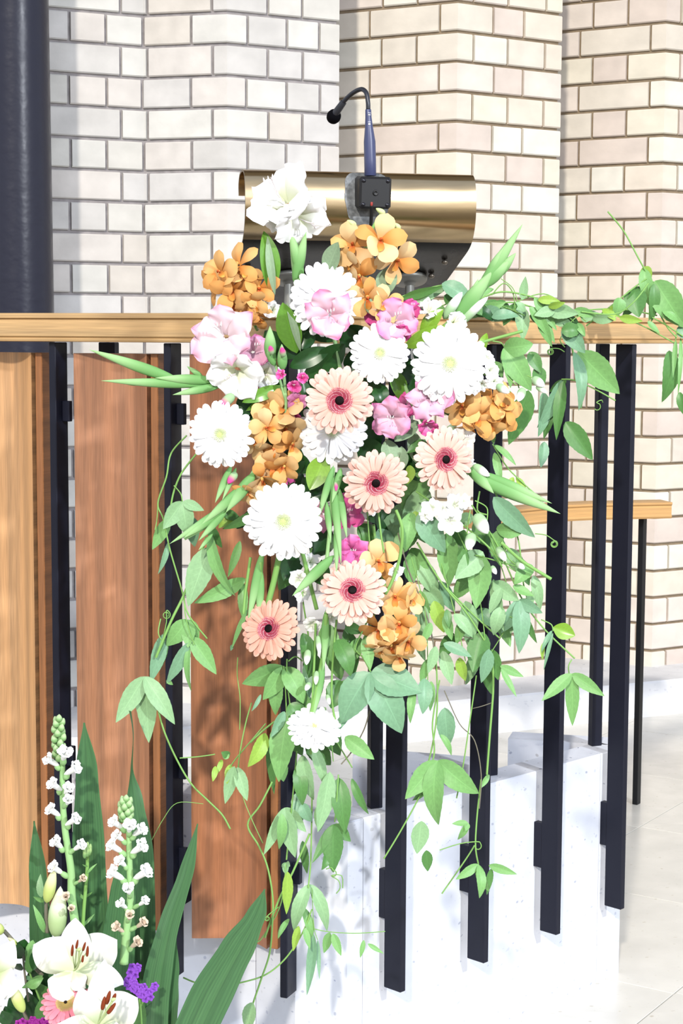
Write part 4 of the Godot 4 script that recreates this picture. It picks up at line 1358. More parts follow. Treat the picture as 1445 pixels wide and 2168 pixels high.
func build_small_flowers() -> void:
	var t := thing("carnation_spray", "small magenta carnation buds and blooms left of the topmost peach gerbera", "flower", at(610, 830, 2.45))
	sheath_stem(t, [["600,900 605,850 600,790", 7, "stalk"], ["605,850 585,780 572,740", 6, "stalk"], ["580,775 566,722", 20], ["598,785 596,728", 22], ["572,765 571,690", 26], ["576,750 571,732", 13, "pinkbud", -0.012], ["600,755 596,735", 14, "pinkbud", -0.012]], 2.445)
	var mg := [lin(228, 70, 150, 0.9), lin(240, 104, 178, 0.95), lin(248, 150, 204, 1.0)]
	glad_bloom(t, 594, 793, 17, 2.43, -10, 10, 0, mg, 0.5)
	glad_bloom(t, 640, 800, 18, 2.43, 10, 10, 0, mg, 0.5)
	glad_bloom(t, 622, 818, 20, 2.44, 0, 0, 0, mg, 0.6)
	glad_bloom(t, 628, 852, 26, 2.445, -10, -10, 0, [lin(240, 130, 190, 0.8), lin(244, 150, 204, 0.8), lin(248, 180, 218, 0.85)], 0.8)
	glad_bloom(t, 622, 882, 20, 2.45, 0, -30, 0, mg, 0.6)
	glad_bloom(t, 538, 828, 18, 2.46, 0, 0, 0, [lin(190, 30, 80, 0.8), lin(214, 60, 110, 0.8), lin(226, 90, 130, 0.8)], 0.6)
	var wt := [lin(236, 244, 220, 1.0), lin(255, 255, 255, 1.12), lin(255, 255, 255, 1.12)]
	t = thing("dendrobium_spray", "white dendrobium spray with hanging buds below the right peach gerbera", "flower", at(930, 1070, 2.45))
	stems_of(t, ["14 880,1040 930,1075 990,1120 1040,1165 1062,1200", "9 1005,1060 1030,1075 1030,1105", "9 995,1080 990,1110 988,1130", "9 1062,1150 1075,1180 1090,1195"], 2.45)
	for q: Array in [[952, 1105, 32, 5, 0, 0], [965, 1068, 26, 20, 15, 30], [912, 1075, 24, -15, 10, 60], [900, 1095, 16, -20, -20, 0], [938, 1080, 20, 0, 10, 90], [838, 1210, 20, 20, -10, 0], [985, 1062, 18, 30, 10, 0]]:
		glad_bloom(t, q[0], q[1], q[2], 2.44, q[3], q[4], q[5], wt, 0.95)
	sheath_stem(t, [["1005,1088 1032,1130", 30, "bud"], ["1000,1128 990,1165", 24, "bud"], ["1052,1158 1070,1188", 18, "bud"], ["1040,1198 1050,1216", 12, "bud"], ["1092,1192 1110,1204", 14, "bud"]], 2.445)
	t = thing("dendrobium_spray", "white dendrobium buds at the right, between the largest white gerbera and the vine leaf", "flower", at(1030, 790, 2.46))
	stems_of(t, ["10 985,775 1020,790 1060,815 1080,830", "8 1075,800 1092,815", "8 1115,795 1140,805"], 2.46)
	for q: Array in [[1032, 758, 18, 15, 15, 0], [1040, 785, 22, 20, 0, 40], [1048, 810, 22, 15, -10, 0], [1020, 815, 20, 0, -20, 20], [1005, 822, 16, 0, -10, 0]]:
		glad_bloom(t, q[0], q[1], q[2], 2.45, q[3], q[4], q[5], wt, 0.8)
	sheath_stem(t, [["1050,815 1078,832", 18, "bud"], ["1108,822 1096,850", 19, "bud"], ["1126,800 1152,818", 20, "bud"], ["1134,818 1158,832", 12, "bud"]], 2.445)
	t = thing("dendrobium_spray", "white dendrobium blooms hanging between the apricot gerbera and the lower peach one", "flower", at(640, 1230, 2.46))
	stems_of(t, ["12 660,1160 645,1210 640,1260 650,1330 660,1400 668,1450"], 2.465)
	for q: Array in [[632, 1225, 26, -10, 0, 0], [642, 1258, 22, 10, -10, 30], [655, 1190, 26, 0, 10, 50], [660, 1325, 24, 0, -20, 0], [700, 1310, 20, 10, -20, 0]]:
		glad_bloom(t, q[0], q[1], q[2], 2.46, q[3], q[4], q[5], wt, 0.8)
	sheath_stem(t, [["652,1375 648,1408", 16, "bud"], ["672,1345 676,1385", 12, "bud"], ["670,1420 668,1450", 12, "bud"], ["656,1445 646,1462", 13, "bud"], ["692,1470 698,1492", 10, "bud"]], 2.445)
	t = thing("dendrobium_spray", "white dendrobium blooms low between magenta bloom and the long green stem", "flower", at(770, 1100, 2.47))
	stems_of(t, ["10 775,1060 778,1100 782,1150", "10 800,1085 806,1140 812,1180"], 2.47)
	for q: Array in [[770, 1080, 22, 0, 0, 0], [788, 1075, 20, 10, 0, 0], [820, 1165, 20, 10, -20, 0], [585, 1000, 18, 0, -10, 0], [575, 655, 24, -5, 10, 0], [560, 640, 20, -10, 20, 30]]:
		glad_bloom(t, q[0], q[1], q[2], 2.475, q[3], q[4], q[5], wt, 0.8)

func build_foliage() -> void:
	# glossy leaves that frame the flowers, each a stem of its own
	var items := [
		["glossy green leaf standing upright before the left part of the lectern", ["g 574,620 558,489 44", "e 582,625 566,500 18"]],
		["glossy bright leaf left of the white double gerbera", ["g 628,748 598,640 56", "e 636,745 606,640 16"]],
		["dark glossy leaves above the topmost peach gerbera", ["k 612,778 700,738 40", "k 668,785 730,728 52", "k 640,740 660,700 40", "k 700,760 640,800 40", "k- 745,740 760,790 50", "k- 720,735 775,700 44"]],
		["dark glossy leaf left of the topmost peach gerbera", ["k 655,905 638,795 38", "k- 690,860 640,900 44"]],
		["pale olive leaf in front of the lectern, left of the golden orchids", ["e 688,580 716,512 44"]],
		["olive leaf under the golden orchids at the lectern", ["e 812,628 830,565 46", "e 800,660 770,640 34"]],
		["glossy bright leaf pointing down under the half-hidden white gerbera", ["b 690,962 655,1038 50"]],
		["dark glossy leaves left of the half-hidden white gerbera", ["k 632,945 610,1008 52", "k 610,960 660,1000 44", "k- 640,1010 690,1060 44", "k- 610,1040 640,1000 36"]],
		["bright yellow-green leaf above the largest white gerbera", ["b 890,712 938,655 36", "b 855,735 945,690 36"]],
		["glossy leaf between the upper white gerberas pointing down", ["g 824,782 852,852 40", "k 795,810 808,858 38", "k- 860,790 880,850 40"]],
		["grey-green eucalyptus leaves above the peach gerbera at lower centre", ["e 885,892 835,935 46", "e 870,910 880,980 36", "e 820,930 830,985 44", "e 850,945 845,1000 36", "d 905,935 860,960 26", "y 868,985 862,1025 24"]],
		["narrow grey-green leaf above the right peach gerbera", ["e 915,940 975,888 16", "g 920,700 990,728 18", "b 1018,752 1030,705 20"]],
		["narrow mid-green leaves above the orange and yellow orchids", ["g 600,818 512,852 28", "g 590,830 520,870 20", "m 560,850 530,900 16", "d 520,800 480,850 16"]],
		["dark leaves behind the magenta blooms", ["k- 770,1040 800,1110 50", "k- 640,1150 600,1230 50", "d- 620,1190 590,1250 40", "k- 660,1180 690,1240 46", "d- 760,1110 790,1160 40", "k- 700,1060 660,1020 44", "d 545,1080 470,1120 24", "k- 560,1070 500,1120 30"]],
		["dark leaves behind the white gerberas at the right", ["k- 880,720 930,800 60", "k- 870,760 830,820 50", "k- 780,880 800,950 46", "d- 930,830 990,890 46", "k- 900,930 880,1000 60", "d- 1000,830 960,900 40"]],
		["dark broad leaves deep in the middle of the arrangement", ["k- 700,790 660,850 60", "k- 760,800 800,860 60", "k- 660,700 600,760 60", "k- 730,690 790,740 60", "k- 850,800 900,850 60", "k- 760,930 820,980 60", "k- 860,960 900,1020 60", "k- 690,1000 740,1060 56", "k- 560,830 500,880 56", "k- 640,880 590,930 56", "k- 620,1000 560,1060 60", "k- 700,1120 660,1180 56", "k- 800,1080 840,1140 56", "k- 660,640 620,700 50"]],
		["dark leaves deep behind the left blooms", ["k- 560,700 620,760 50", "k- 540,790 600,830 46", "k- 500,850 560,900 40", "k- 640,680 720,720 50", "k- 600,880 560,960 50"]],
	]
	for q: Array in items:
		var f := (q[1][0] as String).split(" ", false)
		var p := pts_of(f[1])[0]
		var t := thing("foliage_sprig", q[0], "leaf", at(p.x, p.y, 2.465))
		leaf_set(t, q[1], 2.468, 0.006)
	# long pale stalks that show between the lower flowers
	var s := thing("flower_stalks", "pale green cut stalks between the large white gerbera and the apricot one", "stalk", at(575, 1240, 2.455))
	stems_of(s, ["45 590,1180 578,1235 562,1295", "30 556,1170 545,1240 528,1310", "28 552,1190 550,1250 548,1325", "30 640,1170 655,1230 670,1290", "22 530,1180 520,1250 515,1300"], 2.458)
	sheath_stem(s, [["556,1165 524,1320", 20], ["552,1200 548,1325", 18]], 2.458)
	s = thing("flower_stalks", "long pale green stalk hanging to the small upturned white gerbera", "stalk", at(680, 1400, 2.45))
	stems_of(s, ["32 690,1300 684,1380 672,1450 658,1515", "16 712,1312 704,1400 702,1480 712,1540", "18 668,1320 664,1420 660,1500"], 2.448)
	sheath_stem(s, [["690,1290 684,1420", 18], ["684,1400 662,1520", 20]], 2.45)
	s = thing("flower_stalks", "green stalk curving down from the right peach gerbera past the orchids", "stalk", at(840, 1120, 2.44))
	stems_of(s, ["24 838,1080 851,1120 846,1180 830,1230 815,1258", "14 800,1080 806,1130 812,1170", "22 1008,728 1050,716 1106,701", "24 1060,1148 1105,1188 1166,1226"], 2.435)

func build_vines() -> void:
	vine("passion vine trailing down over the black bar between the left timber panels", 390, 930, 2.48, [
		"12 395,922 362,960 352,1010 334,1066 346,1100 360,1165 385,1250 398,1300 438,1352", "14 418,958 385,1000 368,1040 360,1080", "9 368,1028 382,1045 386,1062", "8 334,1066 332,1100 328,1122",
		"20 437,1138 415,1195 388,1262 362,1315 330,1392", "8 390,1265 392,1300 402,1340 412,1365", "14 334,1500 348,1550 375,1610 405,1660 440,1695 470,1725 487,1755", "9 380,1605 420,1602 455,1597", "9 340,1310 335,1340 345,1360"], [
		"3p 387,1062 345,1120,42 398,1136,44 432,1081,24", "m 358,1098 322,1164 30", "t 356,1148 334,1216 14", "p 444,1158 398,1284 58", "m 446,1130 498,1262 32", "m 508,1145 482,1222 20", "m- 520,1225 410,1277 36", "d 440,1110 470,1160 24",
		"t- 408,1095 412,1158 34", "m- 515,1235 518,1318 24", "y- 500,1095 462,1118 26", "d- 470,1085 510,1100 24",
		"3m 398,1312 352,1368,44 398,1372,34 420,1360,30", "m 404,1348 458,1428 40", "t 400,1360 352,1448 30", "m 402,1362 405,1464 16", "t 346,1342 318,1446 34", "d 352,1350 330,1430 20", "3p 306,1432 245,1530,44 315,1573,48 370,1534,42", "m 352,1440 366,1450 10", "m 525,1290 490,1375 14", "t 492,1365 488,1378 8"])
	vine("small passion vine shoot before the third timber panel with a yellow-green bud", 500, 1620, 2.47, [
		"7 503,1392 502,1430 508,1480 507,1545", "10 532,1488 520,1530 508,1590 504,1625", "10 562,1532 530,1570 500,1605 486,1625", "7 502,1630 515,1690 535,1740 556,1785", "5 315,1790 345,1735 375,1700 430,1702"], [
		"p 496,1622 476,1702 30", "p 502,1624 523,1696 30", "y 488,1618 480,1660 18", "m 484,1605 470,1594 16", "y 456,1622 450,1655 14", "y 470,1608 458,1640 12", "d 486,1600 468,1592 18"])
	vine("broad passion vine leaves under the apricot gerbera", 600, 1410, 2.465, ["10 600,1410 604,1460 606,1510", "10 607,1395 607,1440 615,1500", "14 580,1528 555,1548 530,1572", "10 640,1400 625,1390 610,1400"], [
		"3m 602,1412 512,1448,56 556,1482,44 642,1490,50", "m 590,1440 583,1514 34", "y- 578,1440 584,1500 28", "d 640,1340 655,1440 40", "m 690,1320 702,1402 46", "d 712,1352 742,1432 44", "m- 700,1360 722,1440 44", "d- 660,1380 680,1470 50", "t 648,1400 655,1480 24",
		"m 612,1505 590,1656 62", "y 562,1552 524,1624 36", "d 570,1568 580,1682 24", "t 602,1506 572,1562 26", "d 612,1490 640,1530 44", "p 690,1498 648,1550 30", "m- 640,1450 660,1520 40", "t 552,1470 532,1506 10", "d- 720,1440 700,1500 50", "m- 745,1440 720,1490 46", "d- 600,1540 640,1600 40"])
	vine("passion vine hanging lowest in the middle, below the small upturned white gerbera", 640, 1600, 2.47, [
		"12 628,1590 620,1680 612,1760 606,1820", "12 660,1690 659,1760 657,1830 652,1880", "14 576,1655 550,1705 524,1746 548,1792 566,1836 577,1900 576,1960 570,2020 552,2075 530,2140", "16 655,1765 620,1845 590,1905 560,1985", "9 605,1830 600,1880 590,1925 555,1985 541,1995",
		"12 388,2070 420,2082 470,2086 520,2078 565,2062 605,2028 640,1975 660,1925", "7 648,1962 690,1972 750,1976 815,1972", "m10 782,1505 770,1545 745,1590 722,1618", "8 700,1530 702,1570 705,1612", "10 716,1640 712,1700 708,1740", "10 706,1560 730,1600 745,1625", "6 660,1880 664,1960 672,1990"], [
		"p 640,1598 664,1694 38", "p 662,1580 690,1668 28", "p 698,1634 672,1762 44", "3p 602,1710 558,1810,28 625,1816,44 648,1762,30", "m 596,1722 590,1798 24", "d 630,1620 640,1705 34", "m 590,1608 600,1655 30", "t 640,1700 660,1740 30",
		"d 716,1646 730,1764 44", "d 744,1648 780,1724 20", "3d 706,1745 660,1828,24 705,1848,52 742,1782,30", "d 692,1800 680,1842 20", "3p 606,1826 596,1836,14 614,1834,14 606,1852,16", "y 608,1845 606,1936 28", "p 655,1872 622,1972 34", "p 656,1872 692,1972 32",
		"m 640,1920 658,1995 22", "m 612,1945 588,1988 14", "y 632,1960 620,2014 18", "m 645,1965 656,2010 16", "t 664,1978 649,2108 24", "t 672,1990 676,2074 11", "m 698,1974 685,2018 22", "m 704,1976 722,2024 20", "m 770,1990 762,2028 12", "m 778,1998 812,2019 11", "p 535,2122 522,2185 36", "d- 650,1570 700,1620 50", "d- 690,1540 720,1600 44", "m 730,1560 792,1608 38", "d- 640,1780 650,1850 20", "t- 625,1680 640,1740 30", "p 680,1700 676,1760 28", "t 742,1500 700,1560 20"])
	vine("largest three-lobed pale vine leaf, hanging before the middle black bar", 784, 1422, 2.455, ["12 784,1422 768,1392 752,1372 770,1330 790,1290", "12 752,1372 742,1400", "12 800,1270 790,1310 770,1350"], [
		"3t 784,1423 722,1532,78 850,1553,80 892,1466,82", "m- 764,1350 727,1412 36", "m 774,1345 784,1418 30", "m- 744,1400 722,1368 28", "d- 730,1325 772,1338 26", "d- 730,1330 745,1440 40", "y- 800,1388 836,1402 18"])
	vine("passion vine falling in front of the right-hand black bars, many pointed leaves", 900, 1160, 2.47, [
		"14 882,1148 915,1205 945,1248 985,1295 1035,1372", "m11 842,1128 862,1200 882,1250 905,1310 918,1370 923,1420", "m8 940,1462 972,1532 1004,1568 1018,1640 1014,1712", "16 1040,1390 1044,1450 1036,1560 1030,1640", "12 1018,1650 1010,1720 1006,1790 1012,1830", "11 1004,1790 985,1820 935,1892", "12 930,1440 915,1530 918,1600 890,1680 850,1755 812,1818",
		"12 922,1380 925,1500 910,1600 880,1690", "10 1008,1430 995,1520 980,1620 966,1690", "12 1040,1030 1060,1070 1075,1140", "12 1015,1040 1010,1080 1030,1090", "12 945,1245 1000,1300 1058,1352", "11 1082,1100 1098,1150 1110,1250 1130,1290", "10 1005,1175 1060,1190 1095,1200", "12 985,1050 1050,1150 1100,1260 1150,1330 1216,1394", "m7 820,1420 840,1520", "8 900,1080 930,1180 960,1290 985,1400", "8 960,1110 1000,1200 1020,1300 1030,1400", "8 1030,1120 1070,1230 1085,1330", "7 1060,1190 1100,1215 1135,1230", "7 870,1180 900,1300 905,1440", "7 1090,1260 1075,1320 1040,1380", "m6 1000,1500 1020,1495 1040,1488", "m6 905,1350 960,1345 1000,1352", "9 1210,1396 1203,1410 1204,1426", "9 1145,1312 1166,1322 1170,1336"], [
		"m 872,1085 858,1168 40", "y 878,1082 884,1135 26", "t 886,1086 942,1170 54", "p- 845,1085 812,1155 48", "m 945,1128 950,1242 50", "p 1022,1168 962,1226 52", "m 1022,1176 1007,1290 54", "y 918,1272 940,1340 34", "m 942,1300 956,1356 24", "p 985,1272 992,1372 46", "p 900,1284 874,1366 36", "m 912,1318 892,1362 22", "t 938,1362 998,1391 26", "p 922,1368 905,1426 26", "p 936,1378 956,1450 32",
		"d 1022,1338 1000,1424 52", "y 972,1392 985,1442 26", "t 1034,1374 1018,1446 34", "d 1040,1374 1054,1440 32", "m 1058,1410 1108,1433 20", "m 1060,1416 1093,1476 16", "m 1050,1120 1116,1116 38", "t 1044,1052 1132,1138 46", "p 1044,1226 1066,1337 28", "p 1044,1232 1098,1272 38", "m 1126,1196 1088,1238 34", "p 1128,1218 1143,1292 26", "p 1062,1285 1044,1345 34",
		"m- 868,1170 872,1240 40", "p- 890,1190 925,1262 42", "t- 930,1230 962,1296 36", "m- 1000,1110 1040,1160 40", "m 1062,1120 1040,1180 30", "p- 1075,1160 1110,1220 36", "d- 960,1340 930,1400 34", "p 960,1300 1000,1350 28", "m- 1050,1300 1080,1370 34", "t- 1010,1290 1045,1330 34", "m 985,1310 965,1365 26", "p 880,1330 900,1400 26", "m- 905,1395 890,1450 22", "d- 1095,1180 1120,1240 30", "p 1128,1250 1110,1300 20", "m 1085,1240 1130,1262 22", "p- 1010,1380 985,1450 30", "d- 1025,1400 1040,1470 26", "m- 860,1090 900,1150 44", "p 1060,1245 1035,1300 24", "3t 1098,1270 1098,1384,44 1060,1340,34 1148,1298,28", "d 1112,1305 1136,1362 16", "p 1090,1300 1080,1342 20", "m- 880,1120 840,1180 50", "m- 870,1160 905,1230 44", "d- 960,1120 990,1180 50", "p- 900,1240 940,1290 44", "m- 1000,1220 960,1270 40", "m- 955,1180 990,1230 40", "d- 1030,1130 1060,1200 46", "d 975,1160 985,1210 28", "p 1000,1090 960,1110 30",
		"m- 900,1000 850,1080 60", "p- 905,1035 850,1120 54", "m 888,1250 912,1300 22", "d 945,1290 950,1330 18", "t- 800,1120 830,1180 46", "p- 830,1110 870,1060 46",
		"t 941,1498 947,1584 42", "m 932,1555 955,1600 16", "t 898,1436 894,1512 36", "m 912,1442 910,1506 20", "m 876,1452 868,1532 20", "3m 926,1610 857,1692,50 928,1747,52 1013,1680,54", "d 900,1660 872,1695 20", "p 892,1738 882,1808 42", "d 902,1800 905,1845 26", "3m 990,1742 956,1744,14 968,1778,16 985,1760,14", "m- 1035,1640 1015,1670 14",
		"3m 1012,1830 964,1862,22 1014,1902,24 1036,1888,24", "m 1034,1832 1094,1851 20", "d 1040,1838 1030,1895 16", "b 1170,1328 1217,1346 36", "t 1168,1335 1145,1382 11", "y 1150,1360 1148,1398 11", "t 1170,1340 1150,1420 9", "3m 1210,1426 1146,1484,30 1211,1537,32 1279,1474,30"], "passion_vine", "vine", 0.014)
	# the vine laid along the handrail
	vine("passion vine laid along the top of the right-hand handrail, leaves drooping over its face", 1080, 660, 2.70, [
		"14 850,628 900,612 960,604 1000,640", "14 1000,640 1060,618 1130,630 1180,655 1225,690", "13 1015,650 1080,640 1140,655 1200,676", "12 1230,660 1300,665 1340,640 1372,600", "12 1160,640 1205,665 1240,670", "9 1040,625 1065,600 1085,620 1090,660", "7 1060,590 1085,610 1095,640", "10 930,650 980,632 1040,640 1110,668", "9 1090,640 1150,622 1200,650 1240,680", "8 1195,700 1215,675 1240,665"], [
		"d 850,632 938,606 22", "p 870,645 958,600 20", "t 935,600 1002,648 40", "d 985,640 1020,668 34", "m 1015,660 1070,640 24", "t 1020,655 1075,675 34", "d 1060,655 1020,640 28", "d 1075,650 1110,672 34", "t 1040,672 1098,670 26", "p 1100,645 1106,722 34", "m 1120,650 1174,726 34", "m 1130,630 1178,700 26", "p 1105,635 1112,585 20", "p 1150,650 1224,664 36", "y 1138,635 1185,638 20", "p 1175,655 1130,668 26", "t 1192,690 1238,748 40", "d 1188,700 1230,700 34", "d 1205,690 1238,712 26", "m 1222,684 1238,712 16", "p 1165,668 1215,690 26", "d 1000,668 1060,676 20", "m 960,650 1010,672 26", "d 940,625 990,655 36", "m 905,640 950,662 24", "d 975,620 1015,645 26", "m 1000,625 1045,612 22", "d 1045,640 1085,668 32", "m 1090,655 1065,690 26", "d 1120,668 1160,690 26", "m 1140,665 1168,735 24", "d 1180,650 1215,668 26", "k 1190,668 1225,700 30", "t 1030,640 1005,662 22", "k 1060,660 1105,676 24", "k 1005,655 1045,678 26", "m 1215,655 1262,668 22", "p 1110,660 1090,640 18", "y 1160,650 1196,640 16"])
	vine("passion vine shoot rising from the far end of the handrail with large leaves", 1380, 620, 2.86, [
		"13 1286,448 1320,490 1350,545 1372,585", "12 1372,590 1385,640 1410,690 1432,715", "12 1240,690 1290,650 1340,610 1368,590", "12 1180,668 1250,656 1320,655 1390,668", "11 1300,665 1360,690 1430,728", "12 1380,672 1412,690 1445,712", "9 1432,700 1425,745 1418,760"], [
		"m 1362,568 1372,646 30", "y 1360,566 1378,590 26", "m 1376,592 1372,680 34", "d 1384,600 1378,682 26", "m 1386,594 1452,695 66", "d 1352,606 1316,672 40", "d 1340,610 1352,672 52", "m 1310,630 1300,672 34", "y 1290,650 1310,672 24", "p 1225,664 1290,676 26", "p 1250,672 1305,674 22", "y 1310,672 1360,680 20", "m 1370,680 1396,706 16", "d 1416,742 1400,852 48", "t 1436,690 1460,720 30", "m 1430,720 1424,800 12", "m 1440,715 1434,838 10", "d 1438,830 1448,880 20", "m 1400,655 1440,690 30", "p 1228,672 1255,672 20", "y 1275,655 1302,680 22"], "passion_vine", "vine", 0.01)
	vine("passion vine hanging from the handrail in front of the second black bar from the right", 1205, 740, 2.78, [
		"16 1206,710 1212,745 1222,790 1234,815 1232,845", "12 1188,803 1215,805 1255,822 1302,848", "9 1195,735 1185,720 1196,700"], [
		"t 1202,702 1238,750 36", "m 1222,744 1311,834 66", "t 1214,745 1224,870 30", "t 1190,804 1136,906 38", "d 1192,806 1177,932 28", "d 1198,804 1162,830 22", "d- 1196,893 1254,974 46", "t- 1150,830 1138,925 34", "d- 1165,850 1150,930 24", "t- 1152,935 1144,990 26", "m 1225,830 1230,866 10"], "passion_vine", "vine", 0.01)
	vine("bright three-lobed vine leaves at the right of the largest white gerbera", 1068, 736, 2.50, ["10 1068,736 1060,726 1042,722", "9 1080,785 1092,800 1098,822", "10 1042,940 1070,985 1095,1012 1150,1062"], [
		"3m 1066,736 1128,728,46 1124,828,54 1080,822,30", "d 1118,826 1076,942 58", "m- 1080,742 1112,790 30", "d- 1120,745 1145,790 30", "d- 1130,780 1150,820 40", "m- 1046,765 1062,800 24", "m 1046,942 1092,986 15", "m 1046,958 1060,1028 19", "y 1086,1010 1073,1052 17", "y 1092,1010 1111,1052 17", "m- 1035,905 1045,940 18", "d- 1085,750 1078,790 34"], "passion_vine", "vine", 0.008)
	var t := thing("vine_tendrils", "thin curling vine tendrils in front of the black bars", "tendril", at(1150, 1150, 2.52))
	tendril(t, 1132, 1130, 1172, 1152, 8, 2.2, 2.52)
	tendril(t, 1194, 745, 1164, 745, 7, 2.5, 2.78)
	tendril(t, 1275, 852, 1262, 862, 10, 0.8, 2.78)
	tendril(t, 345, 1350, 352, 1302, 9, 1.6, 2.48)
	tendril(t, 590, 1920, 565, 1945, 5, 3.0, 2.47)
	tendril(t, 1060, 1310, 1090, 1330, 14, 0.7, 2.46)
	tendril(t, 725, 1880, 700, 1880, 26, 0.6, 2.47)
	tendril(t, 930, 1800, 1010, 1792, 10, 0.8, 2.47)
	tendril(t, 690, 1840, 705, 1850, 8, 0.8, 2.46)

# ---------------------------------------------------------------- the flowers in front, at the lower left
func lily(label: String, px: float, py: float, d: float, tips: Array, stamens: Array, throat := true) -> void:
	# tips: [x, y, width px, how far the petal arches forward, how far its tip curls back (both in cm)]
	var t := thing("lily", label, "flower", at(px, py, d), "white lilies in the front flowers")
	var c := [lin(226, 236, 196, 0.95), lin(255, 255, 252, 1.08), lin(255, 255, 255, 1.1)]
	var k := 0
	for q: Array in tips:
		var b := MB.new()
		var tip := at(q[0], q[1], d + q[4] * 0.01 - 0.035)
		var base := at(px, py, d + 0.012 + 0.003 * (k % 2))
		var mid := base.lerp(tip, 0.55)
		mid.z = base.z + 0.03 + q[3] * 0.01
		mid += (q[5] if q.size() > 5 else Vector3.ZERO)
		blade(b, [base, mid, tip], ppm(q[2], d), Vector3(0, 0.2, 1), 0, -0.20, 0.0, 0.012, c, 18, 8, k)
		put("petal", b, mats["petal"], t)
		k += 1
	var pi := MB.new()
	pi.c = lin(206, 226, 160, 0.95)
	if stamens.size():
		pi.tube(curve([at(px, py, d), at(px + 8, py - 12, d - 0.05), at(stamens[0][0], stamens[0][1], d - 0.075)], 4), [0.0016], 7)
		spindle(pi, at(stamens[0][0] - 5, stamens[0][1] + 2, d - 0.075), at(stamens[0][0] + 5, stamens[0][1] - 2, d - 0.08), 0.005, 0.5)
		put("pistil", pi, mats["petal"], t)
	for i in range(1, stamens.size()):
		var s: Array = stamens[i]
		var f := MB.new()
		f.c = lin(216, 232, 180)
		f.tube(curve([at(px, py, d), at(lerpf(px, s[0], 0.55), lerpf(py, s[1], 0.55), d - 0.045), at(s[0], s[1], d - 0.065)], 4), [0.0009], 6)
		var fo := put("stamen", f, mats["petal"], t)
		var a := MB.new()
		a.c = lin(150, 70, 40, 0.8)
		spindle(a, at(s[0] - s[2], s[1] + s[3], d - 0.066), at(s[0] + s[2], s[1] - s[3], d - 0.068), s[4] * 0.001, 0.45)
		put("anther", a, mats["petal"], fo)

func snapdragon(label: String, stem: String, d: float, tip: Array, blooms: Array) -> void:
	var sp := pts_of(stem)
	var t := thing("snapdragon", label, "flower", at(sp[0].x, sp[0].y, d), "snapdragon spikes in the front flowers")
	var pp := []
	for q in sp: pp.append(at(q.x, q.y, d))
	var b := MB.new()
	var rad := []
	var cv := curve(pp, 6)
	for i in cv.size(): rad.append(lerpf(0.0064, 0.0028, float(i) / cv.size()))
	b.tube(cv, rad, 12)
	put("stem", b, mats["sheath"], t)
	# the unopened tip: small buds packed round the stem
	var x: float = tip[0]
	var y0: float = tip[1]
	var y1: float = tip[2]
	for k in 22:
		var f := k / 21.0
		var a := k * 2.4
		var w: float = lerpf(6.0, tip[3], pow(sin(PI * clampf(0.12 + 0.80 * f, 0, 1)), 0.8))
		var p := MB.new()
		var cx := x + sin(a) * w * 0.55 + (sp[-1].x - x) * 0.0
		var cy := lerpf(y0, y1, f)
		var dz := -cos(a) * ppm(w, d) * 0.55
		spindle(p, at(cx - sin(a) * 3, cy + 9, d + dz * 0.7), at(cx + sin(a) * 5, cy - 8, d + dz), ppm(15, d), 0.7, 8, 0.9, [lin(140, 186, 118, 0.85), lin(186, 216, 160, 0.92)])
		put("bud", p, mats["sheath_v"], t)
	for q: Array in blooms:
		# [x, y, side, size px, faded]
		var s := ppm(q[3], d)
		var faded: bool = q.size() > 4
		var c0 := lin(178, 204, 150, 0.85)
		var c1 := lin(236, 214, 190, 0.9) if faded else lin(252, 253, 250, 1.06)
		var near := sp[0]
		for w in sp:
			if absf(w.y - q[1]) < absf(near.y - q[1]): near = w
		var side: float = q[2]
		var dd := d - (0.012 if absf(side) < 0.5 else 0.004)
		var o := at(q[0] - side * q[3] * 0.45, q[1] + q[3] * 0.30, dd)
		var e := at(q[0] + side * q[3] * 0.30, q[1] - q[3] * 0.15, dd - 0.010)
		var m := MB.new()
		var ax := (e - o).normalized()
		var px := ax.cross(Vector3(0, 0, 1)).normalized()
		var py := px.cross(ax)
		m.c = c1
		m.tube([o, o.lerp(e, 0.3), o.lerp(e, 0.65), e], [s * 0.10, s * 0.19, s * 0.22, s * 0.25], 10, false)
		var bl := put("bloom", m, mats["petal"], t)
		for j in 5:
			var l := MB.new()
			var ang := TAU * j / 5.0 + 0.3 + rng.randf_range(-0.2, 0.2)
			var dv := px * cos(ang) + py * sin(ang)
			var big := 1.15 if dv.y > 0.0 else 0.95
			blade(l, [e.lerp(o, 0.35) + dv * s * 0.14, e + ax * s * 0.16 + dv * s * 0.22, e + ax * s * rng.randf_range(0.02, 0.16) + dv * s * 0.50 * big], s * 0.52, -ax.slerp(dv, 0.3), 3, 0.2, 0.0, 0.09, [c1, c1, c1], 9, 7, j * 2.0 + q[0])
			put("lip", l, mats["petal"], bl)
		var g := MB.new()
		spindle(g, at(near.x + side * 5, q[1] + q[3] * 0.62, d), o.lerp(e, 0.35), s * 0.46, 0.7, 8)
		put("calyx", g, mats["sheath"], bl)

